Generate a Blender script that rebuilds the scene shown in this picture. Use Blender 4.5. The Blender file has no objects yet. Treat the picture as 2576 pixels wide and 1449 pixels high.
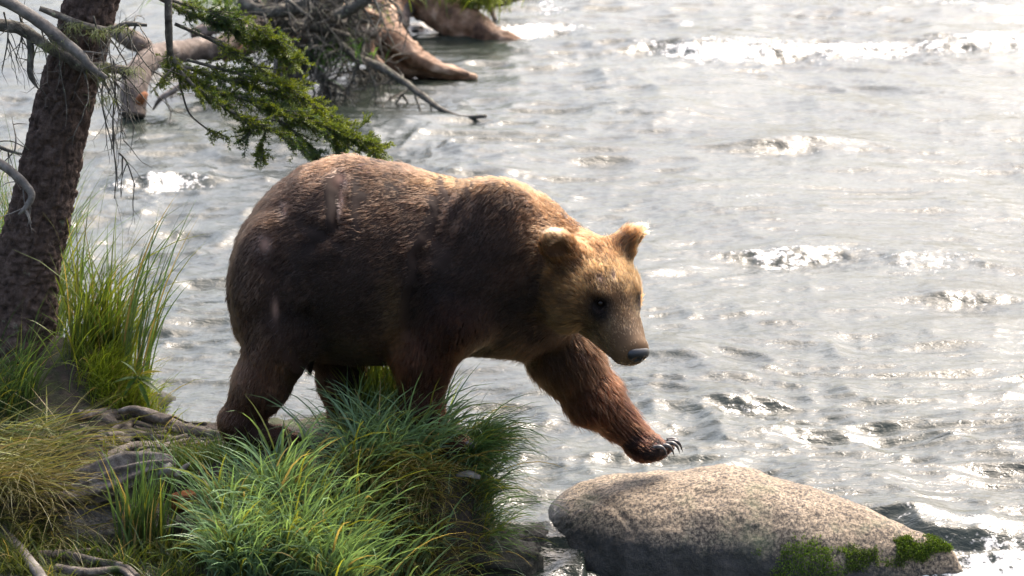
import bpy, math, random
import numpy as np
from mathutils import Vector, kdtree

# ------------------------------------------------------------------ camera, sky, sun, exposure
scene = bpy.context.scene
COL = scene.collection
RAD = math.radians
CAM_H, PITCH, FPX = 4.9, RAD(14), 7953.0          # camera height over the water, tilt, focal length in px of a 2576 px frame
cam_d = bpy.data.cameras.new('camera'); cam = bpy.data.objects.new('camera', cam_d); COL.objects.link(cam)
cam.location = (0, 0, CAM_H); cam.rotation_euler = (math.pi / 2 - PITCH, 0, 0)
cam_d.sensor_width = 36; cam_d.lens = 36 * FPX / 2576; cam_d.clip_end = 20000; cam_d.clip_start = 0.5
cam_d.dof.use_dof = True; cam_d.dof.focus_distance = 15.15; cam_d.dof.aperture_fstop = 4.0
scene.camera = cam
SUN_AZ, SUN_EL = RAD(34), RAD(53)                   # azimuth from the view direction towards the right
world = bpy.data.worlds.new('World'); scene.world = world; world.use_nodes = True
wn = world.node_tree.nodes; bg = wn['Background']
sky = wn.new('ShaderNodeTexSky'); sky.sky_type = 'NISHITA'; sky.sun_disc = False
sky.sun_elevation = SUN_EL; sky.sun_rotation = SUN_AZ; sky.dust_density = 7.5; sky.air_density = 1.0; sky.ozone_density = 1.0
world.node_tree.links.new(sky.outputs[0], bg.inputs[0]); bg.inputs[1].default_value = 0.15
sun_d = bpy.data.lights.new('sun', 'SUN'); sun = bpy.data.objects.new('sun', sun_d); COL.objects.link(sun)
SDIR = Vector((math.sin(SUN_AZ) * math.cos(SUN_EL), math.cos(SUN_AZ) * math.cos(SUN_EL), math.sin(SUN_EL)))
sun.rotation_euler = SDIR.to_track_quat('Z', 'Y').to_euler(); sun.location = (8, 20, 20)
sun_d.energy = 1.15; sun_d.angle = RAD(10); sun_d.color = (1.0, 0.96, 0.90)
scene.view_settings.view_transform = 'Standard'; scene.view_settings.look = 'None'
scene.view_settings.exposure = 1.85; scene.view_settings.gamma = 1
scene.render.film_transparent = False
scene.cycles.max_bounces = 8; scene.cycles.transparent_max_bounces = 8
try: scene.cycles_curves.shape = 'RIBBONS'
except Exception: pass

rng = np.random.default_rng(7); random.seed(7)

# ------------------------------------------------------------------ helpers
def P(px, py, Y):
    """world point at distance Y (metres along the river) seen at a pixel of the 2576x1449 view"""
    a = (px - 1288) / FPX; b = (724.5 - py) / FPX
    dy = math.cos(PITCH) + b * math.sin(PITCH); dz = -math.sin(PITCH) + b * math.cos(PITCH)
    t = Y / dy
    return np.array([a * t, Y, CAM_H + dz * t])

def onz(px, py, z):
    b = (724.5 - py) / FPX
    dy = math.cos(PITCH) + b * math.sin(PITCH); dz = -math.sin(PITCH) + b * math.cos(PITCH)
    return P(px, py, dy * (z - CAM_H) / dz)

def hash3(ix, iy, iz, seed):
    h = (ix.astype(np.int64) * 374761393 + iy.astype(np.int64) * 668265263 + iz.astype(np.int64) * 2147483647 + seed * 974634777) & 0xffffffff
    h = ((h ^ (h >> 13)) * 1274126177) & 0xffffffff
    h = ((h ^ (h >> 16)) * 2246822519) & 0xffffffff
    return ((h ^ (h >> 15)) & 0xffff) / 32767.5 - 1.0

def noise(x, y, z=0.0, seed=0):
    x, y, z = np.broadcast_arrays(np.asarray(x, float), np.asarray(y, float), np.asarray(z, float))
    ix, iy, iz = np.floor(x), np.floor(y), np.floor(z)
    fx, fy, fz = x - ix, y - iy, z - iz
    s = lambda t: t * t * t * (t * (t * 6 - 15) + 10)
    u, v, w = s(fx), s(fy), s(fz); r = 0
    for dx in (0, 1):
        for dy in (0, 1):
            for dz in (0, 1):
                r = r + hash3(ix + dx, iy + dy, iz + dz, seed) * (u if dx else 1 - u) * (v if dy else 1 - v) * (w if dz else 1 - w)
    return r

def fbm(x, y, z=0.0, oct=4, seed=0, gain=0.5):
    r, a = 0, 1.0
    for i in range(oct):
        r = r + a * noise(x, y, z, seed + i * 17); x, y, z = x * 2.03 + 5.1, y * 2.03 + 1.7, z * 2.03 + 3.3; a *= gain
    return r

def sstep(a, b, x):
    t = np.clip((x - a) / (b - a), 0, 1); return t * t * (3 - 2 * t)

def norm(v): return v / np.maximum(np.linalg.norm(v, axis=-1, keepdims=True), 1e-9)

def mesh_obj(name, V, F, mat=None, parent=None, smooth=True, attrs=None, kind=None):
    """V (n,3); F a list of (m,3) / (m,4) index arrays; attrs {name: (n,) or (n,3)}"""
    V = np.asarray(V, np.float32)
    if isinstance(F, np.ndarray): F = [F]
    me = bpy.data.meshes.new(name)
    me.vertices.add(len(V)); me.vertices.foreach_set('co', V.ravel())
    F = [np.asarray(f, np.int32) for f in F if len(f)]
    nl = sum(f.size for f in F); npoly = sum(len(f) for f in F)
    me.loops.add(nl); me.loops.foreach_set('vertex_index', np.concatenate([f.ravel() for f in F]))
    tot = np.concatenate([np.full(len(f), f.shape[1], np.int32) for f in F])
    me.polygons.add(npoly)
    me.polygons.foreach_set('loop_start', np.concatenate([[0], np.cumsum(tot)[:-1]]).astype(np.int32))
    me.polygons.foreach_set('loop_total', tot)
    me.polygons.foreach_set('use_smooth', np.full(npoly, smooth))
    for k, a in (attrs or {}).items():
        a = np.asarray(a, np.float32)
        if a.ndim == 1:
            at = me.attributes.new(k, 'FLOAT', 'POINT'); at.data.foreach_set('value', a)
        else:
            at = me.attributes.new(k, 'FLOAT_COLOR', 'POINT')
            at.data.foreach_set('color', np.concatenate([a, np.ones((len(a), 1), np.float32)], 1).ravel())
    me.update(calc_edges=True); me.validate()
    if mat: me.materials.append(mat)
    o = bpy.data.objects.new(name, me); COL.objects.link(o)
    if parent: o.parent = parent
    if kind: o['kind'] = kind
    return o

def thing(name, label, cat, group=None):
    o = bpy.data.objects.new(name, None); COL.objects.link(o); o.empty_display_size = 0.1
    return tag(o, label, cat, group)

def tag(o, label, cat, group=None):
    o['label'] = label; o['category'] = cat
    if group: o['group'] = group
    return o

class MB:                                            # collects pieces that make up one mesh
    def __init__(s): s.V, s.F, s.C, s.n = [], [], [], 0
    def add(s, V, F, C=None):
        s.V.append(V); s.F += [f + s.n for f in F]; s.n += len(V)
        s.C.append(np.tile(np.asarray(C if C is not None else (1, 1, 1), float), (len(V), 1)) if C is None or np.ndim(C) == 1 else C)
    def build(s, name, mat, parent=None, kind=None, smooth=True):
        q = [f for f in s.F if f.shape[1] == 4]; t = [f for f in s.F if f.shape[1] == 3]
        F = ([np.concatenate(q)] if q else []) + ([np.concatenate(t)] if t else [])
        return mesh_obj(name, np.concatenate(s.V), F, mat, parent, smooth, {'col': np.concatenate(s.C)}, kind)

def spline(pts, n):
    pts = np.asarray(pts, float); m = len(pts)
    if m == 2: return pts[0] + (pts[1] - pts[0]) * np.linspace(0, 1, n)[:, None]
    p = np.concatenate([[2 * pts[0] - pts[1]], pts, [2 * pts[-1] - pts[-2]]])
    t = np.linspace(0, m - 1 - 1e-6, n); i = t.astype(int); f = (t - i)[:, None]
    a, b, c, d = p[i], p[i + 1], p[i + 2], p[i + 3]
    return .5 * (2 * b + (c - a) * f + (2 * a - 5 * b + 4 * c - d) * f * f + (3 * b - a - 3 * c + d) * f ** 3)

def tube(pts, radii, seg=10, n=None, rough=0.0, rs=8.0, seed=0, groove=0.0, flat=1.0, caps=True):
    """tapered bent tube; rough = bumpy displacement as a fraction of the radius, groove = lengthwise grain"""
    n = n or max(4, len(pts) * 4)
    C = spline(pts, n); R = spline(np.asarray(radii, float)[:, None], n)[:, 0]; R = np.maximum(R, 1e-4)
    T = norm(np.gradient(C, axis=0)); N = np.zeros_like(C)
    ref = np.array([0, 0, 1.0]) if abs(T[0][2]) < .9 else np.array([1.0, 0, 0])
    N[0] = norm(np.cross(T[0], ref))
    for i in range(1, n):
        v = N[i - 1] - T[i] * np.dot(N[i - 1], T[i]); N[i] = norm(v)
    B = np.cross(T, N)
    a = np.linspace(0, 2 * np.pi, seg, endpoint=False)
    ca, sa = np.cos(a), np.sin(a) * flat
    r = R[:, None] * np.ones(seg)
    if rough or groove:
        s = np.concatenate([[0], np.cumsum(np.linalg.norm(np.diff(C, axis=0), axis=1))])[:, None]
        r = r * (1 + rough * fbm(s * rs, ca * 1.7 + 9, np.sin(a) * 1.7 + seed * 3.1, 3, seed) + groove * noise(s * rs * .35, ca * 4 + 5, np.sin(a) * 4 + seed * 2.3, seed + 5))
    V = C[:, None] + r[:, :, None] * (ca[None, :, None] * N[:, None] + sa[None, :, None] * B[:, None])
    V = V.reshape(-1, 3)
    i, j = np.meshgrid(np.arange(n - 1), np.arange(seg), indexing='ij'); jn = (j + 1) % seg
    F = [np.stack([i * seg + j, i * seg + jn, (i + 1) * seg + jn, (i + 1) * seg + j], -1).reshape(-1, 4)]
    if caps:
        V = np.concatenate([V, C[:1], C[-1:]]); k = n * seg; jj = np.arange(seg)
        F.append(np.stack([jj, np.full(seg, k), (jj + 1) % seg], -1)[:, [0, 1, 2]])
        e = (n - 1) * seg; F.append(np.stack([e + jj, e + (jj + 1) % seg, np.full(seg, k + 1)], -1))
    return V, F

def tube_obj(name, pts, radii, mat, parent=None, seg=10, n=None, **kw):
    V, F = tube(pts, radii, seg, n, **kw)
    m = MB(); m.add(V, F); return m.build(name, mat, parent)

def blades(base, az, length, width, lean, droop, col, K=6, tipcol=None, twist=None, bow=None):
    """grass: every blade a tapering, arching ribbon with a folded midrib. All arguments are arrays per blade."""
    N = len(base); t = np.linspace(0, 1, K)[None]
    ang = lean[:, None] + droop[:, None] * t ** 1.5                     # angle from vertical along the blade
    ds = length[:, None] / (K - 1)
    hx = np.concatenate([np.zeros((N, 1)), np.cumsum(np.sin(ang[:, :-1]) * ds, 1)], 1)
    hz = np.concatenate([np.zeros((N, 1)), np.cumsum(np.cos(ang[:, :-1]) * ds, 1)], 1)
    d = np.stack([np.cos(az), np.sin(az), np.zeros(N)], 1); s0 = np.stack([-np.sin(az), np.cos(az), np.zeros(N)], 1)
    if bow is not None: side = bow[:, None] * t ** 2 * length[:, None]
    else: side = 0 * t
    C = base[:, None] + hx[..., None] * d[:, None] + hz[..., None] * np.array([0, 0, 1.0]) + side[..., None] * s0[:, None]
    tw = (twist if twist is not None else np.zeros(N))[:, None] + t * 1.2
    nrm = np.cos(ang)[..., None] * d[:, None] - np.sin(ang)[..., None] * np.array([0, 0, 1.0])
    S = np.cos(tw)[..., None] * s0[:, None] + np.sin(tw)[..., None] * nrm
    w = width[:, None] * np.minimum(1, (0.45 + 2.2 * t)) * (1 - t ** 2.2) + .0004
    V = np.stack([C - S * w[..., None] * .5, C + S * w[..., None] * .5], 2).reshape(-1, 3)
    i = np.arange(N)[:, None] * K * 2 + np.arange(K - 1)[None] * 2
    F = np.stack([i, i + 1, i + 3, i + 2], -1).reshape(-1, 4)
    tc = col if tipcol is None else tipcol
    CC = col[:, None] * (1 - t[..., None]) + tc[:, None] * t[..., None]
    return V, [F], np.repeat(CC, 2, axis=1).reshape(-1, 3)

# ------------------------------------------------------------------ materials
def mat(name):
    m = bpy.data.materials.new(name); m.use_nodes = True
    nt = m.node_tree; return m, nt, nt.nodes['Principled BSDF'], nt.nodes['Material Output']
def nd(nt, t, **kw):
    n = nt.nodes.new(t)
    for k, v in kw.items():
        if k in n.bl_rna.properties: setattr(n, k, v)
        else: n.inputs[k.replace('_', ' ')].default_value = v
    return n
def ramp(nt, src, stops, interp='LINEAR'):
    r = nt.nodes.new('ShaderNodeValToRGB'); r.color_ramp.interpolation = interp
    e = r.color_ramp.elements
    while len(e) < len(stops): e.new(0.5)
    for el, (p, c) in zip(e, stops):
        el.position = p; el.color = (*c, 1) if np.ndim(c) else (c, c, c, 1)
    nt.links.new(src, r.inputs[0]); return r.outputs[0]
def mixc(nt, f, a, b, mode='MIX'):
    m = nt.nodes.new('ShaderNodeMix'); m.data_type = 'RGBA'; m.blend_type = mode
    for sock, v in ((m.inputs[0], f), (m.inputs[6], a), (m.inputs[7], b)):
        if hasattr(v, 'node'): nt.links.new(v, sock)
        else: sock.default_value = (*v, 1) if np.ndim(v) else v
    return m.outputs[2]
def mth(nt, op, a, b=0.0, clamp=False):
    m = nt.nodes.new('ShaderNodeMath'); m.operation = op; m.use_clamp = clamp
    for sock, v in zip(m.inputs, (a, b)):
        if hasattr(v, 'node'): nt.links.new(v, sock)
        else: sock.default_value = v
    return m.outputs[0]
def ntex(nt, scale, detail=4, rough=.55, vec=None, stretch=None, dist=0.0):
    n = nd(nt, 'ShaderNodeTexNoise'); n.inputs['Scale'].default_value = scale; n.inputs['Detail'].default_value = detail
    n.inputs['Roughness'].default_value = rough; n.inputs['Distortion'].default_value = dist
    g = nt.nodes.new('ShaderNodeNewGeometry').outputs['Position'] if vec is None else vec
    if stretch:
        mp = nt.nodes.new('ShaderNodeMapping'); mp.inputs['Scale'].default_value = stretch; nt.links.new(g, mp.inputs[0]); g = mp.outputs[0]
    nt.links.new(g, n.inputs['Vector']); return n.outputs['Fac']
def bump(nt, bsdf, h, strength, dist, prev=None):
    b = nt.nodes.new('ShaderNodeBump'); b.inputs['Strength'].default_value = strength; b.inputs['Distance'].default_value = dist
    nt.links.new(h, b.inputs['Height'])
    if prev: nt.links.new(prev, b.inputs['Normal'])
    if bsdf: nt.links.new(b.outputs[0], bsdf.inputs['Normal'])
    return b.outputs[0]
def attr(nt, name, out='Color'):
    a = nt.nodes.new('ShaderNodeAttribute'); a.attribute_name = name; return a.outputs[out]

def leaf_mat(name, trans=0.45, rough=.45, tint=(1.25, 1.2, .5)):
    m, nt, b, out = mat(name)
    c = attr(nt, 'col'); v = ntex(nt, 30, 2)
    c2 = mixc(nt, 1.0, c, ramp(nt, v, [(.3, .75), (.7, 1.2)]), 'MULTIPLY')
    nt.links.new(c2, b.inputs['Base Color']); b.inputs['Roughness'].default_value = rough
    b.inputs['Specular IOR Level'].default_value = .35
    t = nt.nodes.new('ShaderNodeBsdfTranslucent'); nt.links.new(mixc(nt, 1.0, c2, tint, 'MULTIPLY'), t.inputs[0])
    mx = nt.nodes.new('ShaderNodeMixShader'); mx.inputs[0].default_value = trans
    nt.links.new(b.outputs[0], mx.inputs[1]); nt.links.new(t.outputs[0], mx.inputs[2]); nt.links.new(mx.outputs[0], out.inputs[0])
    return m

def wood_mat(name, a, b_, c, scale=14, rough=.85, moss=None, lichen=None, bumpd=.006):
    m, nt, b, out = mat(name)
    n1 = ntex(nt, scale, 6, .65); n2 = ntex(nt, scale * 5, 4, .6)
    col = ramp(nt, n1, [(.3, a), (.52, b_), (.72, c)])
    col = mixc(nt, .5, col, ramp(nt, n2, [(.3, .45), (.7, 1.35)]), 'MULTIPLY')
    if lichen:
        col = mixc(nt, ramp(nt, ntex(nt, lichen[1], 5, .7), [(lichen[2], 0.0), (lichen[2] + .06, 1.0)]), col, lichen[0])
    if moss:
        col = mixc(nt, ramp(nt, ntex(nt, moss[1], 5, .7), [(moss[2], 0.0), (moss[2] + .07, 1.0)]), col, moss[0])
    nt.links.new(col, b.inputs['Base Color']); b.inputs['Roughness'].default_value = rough
    b.inputs['Specular IOR Level'].default_value = .3
    bump(nt, b, n2, .7, bumpd, bump(nt, None, n1, .8, bumpd * 3))
    return m

M_BARK = wood_mat('spruce_bark', (.022, .014, .010), (.072, .046, .034), (.13, .092, .072), 26, .9, lichen=((.13, .13, .085), 9, .66), bumpd=.008)
M_DEAD = wood_mat('lichened_dead_wood', (.030, .026, .021), (.09, .08, .064), (.21, .19, .155), 22, .9, lichen=((.22, .24, .14), 28, .6), moss=((.20, .11, .015), 17, .68))
M_BARE = wood_mat('bare_grey_wood', (.045, .038, .032), (.135, .118, .10), (.27, .245, .21), 11, .75, lichen=((.30, .20, .04), 16, .70), bumpd=.003)
M_ROOT = wood_mat('weathered_root', (.035, .027, .021), (.11, .09, .073), (.24, .21, .175), 16, .85, moss=((.035, .05, .012), 7, .60))
M_ORANGE = wood_mat('rotten_orange_wood', (.06, .018, .006), (.19, .065, .018), (.33, .13, .04), 30, .8)
M_DRIFT = wood_mat('brown_driftwood', (.06, .030, .017), (.22, .125, .072), (.46, .33, .23), 5, .7, bumpd=.01)
M_GREYLOG = wood_mat('grey_barked_log', (.045, .034, .027), (.14, .108, .088), (.30, .25, .21), 8, .85, moss=((.09, .10, .025), 5, .66), bumpd=.01)
M_GRASS = leaf_mat('grass_blade', .42, .38)
M_DRY = leaf_mat('dry_grass_blade', .3, .5, (1.1, 1, .7))
M_NEEDLE = leaf_mat('spruce_needle', .42, .45, (1.3, 1.2, .4))
M_LEAF = leaf_mat('broad_leaf', .4, .4)
M_MOSS = leaf_mat('moss', .35, .8, (1.2, 1.2, .4))

# ------------------------------------------------------------------ the river
def water_height(x, y):
    """surface height and foam of the river flowing towards the viewer round the boulder"""
    far = sstep(16, 26, y); K = 1.35
    wx = x + .35 * noise(x * .6, y * .5, 1.1, 3); wy = y + .5 * noise(x * .45, y * .4, 4.2, 4)
    calm = .55 + .45 * sstep(-.5, .6, fbm(x * .33, y * .2, 2.2, 2, 11))
    ridge = lambda v: 1 - np.abs(v) * 2
    h = .030 * noise(wx * 1.1, wy * 1.5, 0, 21)
    h = h + K * .017 * ridge(noise(wx * 2.3, wy * 3.6, .3, 22)) * calm
    h = h + K * .0105 * ridge(noise(wx * 2.7 + .4 * wy, wy * 8.0, .7, 23)) * calm
    h = h + .0055 * ridge(noise(wx * 6.0 - .5 * wy, wy * 16.5, .9, 24)) * (.4 + .6 * calm)
    h = h + .0022 * noise(wx * 22, wy * 33, .2, 25)
    chop = np.exp(-((x - 1.2) / 1.6) ** 2 - ((y - 16.4) / 1.2) ** 2) + .8 * np.exp(-((x + 2.2) / 1.8) ** 2 - ((y - 21) / 3.5) ** 2)
    h = h + chop * (.026 * ridge(noise(wx * 2.4, wy * 3.8, 5.5, 31)) + .009 * ridge(noise(wx * 5, wy * 9, 5.5, 32)))
    h = h + far * .03 * noise(wx * .9, wy * .8, 7.7, 33)
    foam = np.zeros_like(h)
    # standing waves: smooth hump upstream, breaking foam on the downstream (near) side
    for (px, py, hw, am, ln, fo) in ((1990, 622, .52, .07, .6, .62), (2330, 640, .40, .03, .7, .5), (2150, 118, 1.9, .05, .9, .62), (2560, 108, 1.0, .05, .9, .7),
                                     (1800, 128, .8, .08, .8, .8), (430, 466, .30, .05, .6, .75), (2010, 362, .55, .08, .7, .25),
                                     (1840, 1010, .22, .05, .35, .5), (1300, 70, .7, .06, .7, .9), (1100, 62, .6, .05, .7, 1.0), (330, 470, .25, .04, .5, .5), (2420, 740, .4, .05, .5, .35)):
        c = onz(px, py, 0.02); dx = (x - c[0]) / hw; wob = .22 * noise(x * 1.7, y * .1, 3.3, 51)
        dy = (y - c[1] - wob) / ln
        e = np.exp(-dx * dx)
        h = h + am * e * np.where(dy > 0, np.exp(-(dy * 1.1) ** 2), np.exp(-(dy * 4.2) ** 2)) - .3 * am * e * np.exp(-((dy + .45) * 3) ** 2)
        ff = e * np.where(dy > -.08, np.exp(-((dy + .08) * 9) ** 2), np.exp(-((dy + .08) / .62) ** 2)) * fo
        foam = np.maximum(foam, ff)
        h = h + ff * (.03 * fbm(x * 7, y * 9, 2, 3, 61) + .012 * noise(x * 30, y * 36, 2, 62))
    # the drop in front of the boulder
    edge = 14.95 + .22 * noise(x * 1.3, 0, 1.4, 71) - .25 * sstep(1.4, 2.6, x)
    edge = np.where(x < .35, 14.55 + .1 * noise(x * 3, 0, 8.8, 72), edge)
    drop = 1 - sstep(-.35, .12, y - edge)
    h = h - .15 * drop + .035 * np.exp(-((y - edge - .18) / .2) ** 2) * sstep(1.0, 1.8, x)
    turb = drop * (.03 * fbm(x * 3.2, y * 4.2, 3, 3, 81) + .014 * noise(x * 13, y * 15, 3, 82))
    h = h + turb
    f2 = sstep(1.55, 2.2, x) * np.exp(-((y - edge - .12) / .07) ** 2) * .8
    f3 = np.exp(-((x - 2.35) / .45) ** 2 - ((y - 14.40) / .26) ** 2) * .95
    f4 = np.exp(-((x - .35) / .28) ** 2 - ((y - 14.08) / .10) ** 2) * .45
    f5 = np.exp(-((x - .95) / .8) ** 2 - ((y - 13.95) / .07) ** 2) * .35
    foam = np.maximum.reduce([foam, f2, f3, f4, f5])
    rip = np.maximum(0, fbm(x * 1.1, y * .9, 6.1, 3, 91) - .55) * .9 * far
    foam = np.clip(np.maximum(foam, rip), 0, 1)
    return h, foam

def build_river():
    u = np.concatenate([-np.geomspace(3, .24, 26), np.linspace(-.235, .235, 560), np.geomspace(.24, 3, 26)])
    ys = np.concatenate([np.linspace(3, 12.9, 16), 13.0 * (36 / 13.0) ** np.linspace(0, 1, 800), np.geomspace(36.5, 6000, 40)])
    X = u[None] * ys[:, None]; Yv = np.repeat(ys[:, None], len(u), 1)
    h, foam = water_height(X, Yv)
    fade = (1 - sstep(34, 60, Yv)); h = h * fade; foam = foam * fade
    V = np.stack([X, Yv, h], -1).reshape(-1, 3); nx = len(u)
    i, j = np.meshgrid(np.arange(len(ys) - 1), np.arange(nx - 1), indexing='ij')
    F = np.stack([i * nx + j, i * nx + j + 1, (i + 1) * nx + j + 1, (i + 1) * nx + j], -1).reshape(-1, 4)
    m, nt, b, out = mat('river_water')
    fa = attr(nt, 'foam', 'Fac')
    n1 = ntex(nt, 11, 6, .7, stretch=(1, 1.3, 1)); n2 = ntex(nt, 38, 4, .65)
    ff = mth(nt, 'ADD', fa, mth(nt, 'MULTIPLY', mth(nt, 'ADD', n1, -.5), 2.0))
    ff = mth(nt, 'ADD', ff, mth(nt, 'MULTIPLY', mth(nt, 'ADD', n2, -.5), 1.1))
    mask = ramp(nt, ff, [(.50, 0.0), (.85, .92)])
    deep = ramp(nt, ntex(nt, .5, 3), [(.35, (.014, .019, .015)), (.7, (.030, .036, .028))])
    nt.links.new(mixc(nt, mask, deep, (.84, .81, .76)), b.inputs['Base Color'])
    b.inputs['IOR'].default_value = 1.333
    nt.links.new(ramp(nt, mask, [(0, .12), (1, .6)]), b.inputs['Roughness'])
    f1 = ntex(nt, 17, 3, .6, stretch=(1, 1.7, 1), dist=.6); f2_ = ntex(nt, 55, 2, .5, stretch=(1, 1.5, 1))
    p = bump(nt, None, f1, .6, .012); p = bump(nt, None, f2_, .35, .004, p)
    bump(nt, b, n2, .5, .012, p) if False else nt.links.new(p, b.inputs['Normal'])
    mesh_obj('river', V, F, m, None, True, {'foam': foam.ravel()}, 'structure')
build_river()

# ------------------------------------------------------------------ the bank
BANK = np.array([(-6, 18.5), (-2.6, 16.9), (-1.98, 16.0), (-1.78, 15.42), (-1.40, 15.22), (-.9, 15.30), (-.4, 15.28), (-.17, 15.05), (-.09, 14.70), (-.14, 14.42),
                 (-.32, 14.24), (-.75, 14.16), (-1.15, 14.10), (-1.42, 14.16), (-1.75, 14.20), (-2.05, 14.12), (-2.5, 13.85), (-6, 13.3)])
def poly_sd(x, y, poly):
    d = np.full(x.shape, 1e9); ins = np.zeros(x.shape, bool)
    for k in range(len(poly)):
        a, b = poly[k], poly[(k + 1) % len(poly)]
        e = b - a; wx, wy = x - a[0], y - a[1]
        t = np.clip((wx * e[0] + wy * e[1]) / (e @ e), 0, 1)
        d = np.minimum(d, np.hypot(wx - e[0] * t, wy - e[1] * t))
        c = ((a[1] <= y) & (b[1] > y)) | ((b[1] <= y) & (a[1] > y))
        ins ^= c & (x < (b[0] - a[0]) * (y - a[1]) / (b[1] - a[1] + 1e-12) + a[0])
    return np.where(ins, d, -d)
def bank_z(x, y):
    x, y = np.asarray(x, float), np.asarray(y, float)
    sd = poly_sd(x, y, BANK) + .035 * noise(x * 6, y * 6, .5, 5)
    top = .46 + .05 * fbm(x * 1.7, y * 1.7, 0, 3, 6) + .30 * np.exp(-((x + 2.22) / .36) ** 2 - ((y - 15.45) / .36) ** 2) + .05 * sstep(-2.0, -3.5, x)
    low = .17 * sstep(-.45, -1.15, x) - .5 * sstep(-.75, -.30, x) + .06 * fbm(x * 2.2, y * 2.2, 3, 3, 8) - .5 * sstep(14.6, 15.1, y) - .35 * sstep(13.5, 12.6, y)
    slope = .22 * np.exp(-((x + 1.0) / .38) ** 2) * sstep(13.5, 14.2, y) * sstep(14.9, 14.4, y)
    low = low + slope
    return low + (top - low) * sstep(-.07, .07, sd) + .012 * noise(x * 22, y * 22, 0, 9)
def build_bank():
    xs = np.concatenate([np.linspace(-6, -2.9, 40), np.linspace(-2.88, .3, 230)]); ys = np.linspace(12.0, 18.6, 380)
    X, Yv = np.meshgrid(xs, ys); Z = bank_z(X, Yv); nx = len(xs)
    V = np.stack([X, Yv, Z], -1).reshape(-1, 3)
    i, j = np.meshgrid(np.arange(len(ys) - 1), np.arange(nx - 1), indexing='ij')
    F = np.stack([i * nx + j, i * nx + j + 1, (i + 1) * nx + j + 1, (i + 1) * nx + j], -1).reshape(-1, 4)
    m, nt, b, out = mat('dark_mossy_soil')
    col = ramp(nt, ntex(nt, 18, 6, .7), [(.3, (.008, .006, .004)), (.55, (.028, .019, .012)), (.75, (.07, .05, .034))])
    col = mixc(nt, ramp(nt, ntex(nt, 5, 5, .65), [(.46, 0.0), (.6, .9)]), col, (.030, .040, .009))
    nt.links.new(col, b.inputs['Base Color']); b.inputs['Roughness'].default_value = .95
    bump(nt, b, ntex(nt, 60, 4), .8, .012)
    mesh_obj('riverbank', V, F, m, None, True, None, 'structure')
build_bank()

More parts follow.
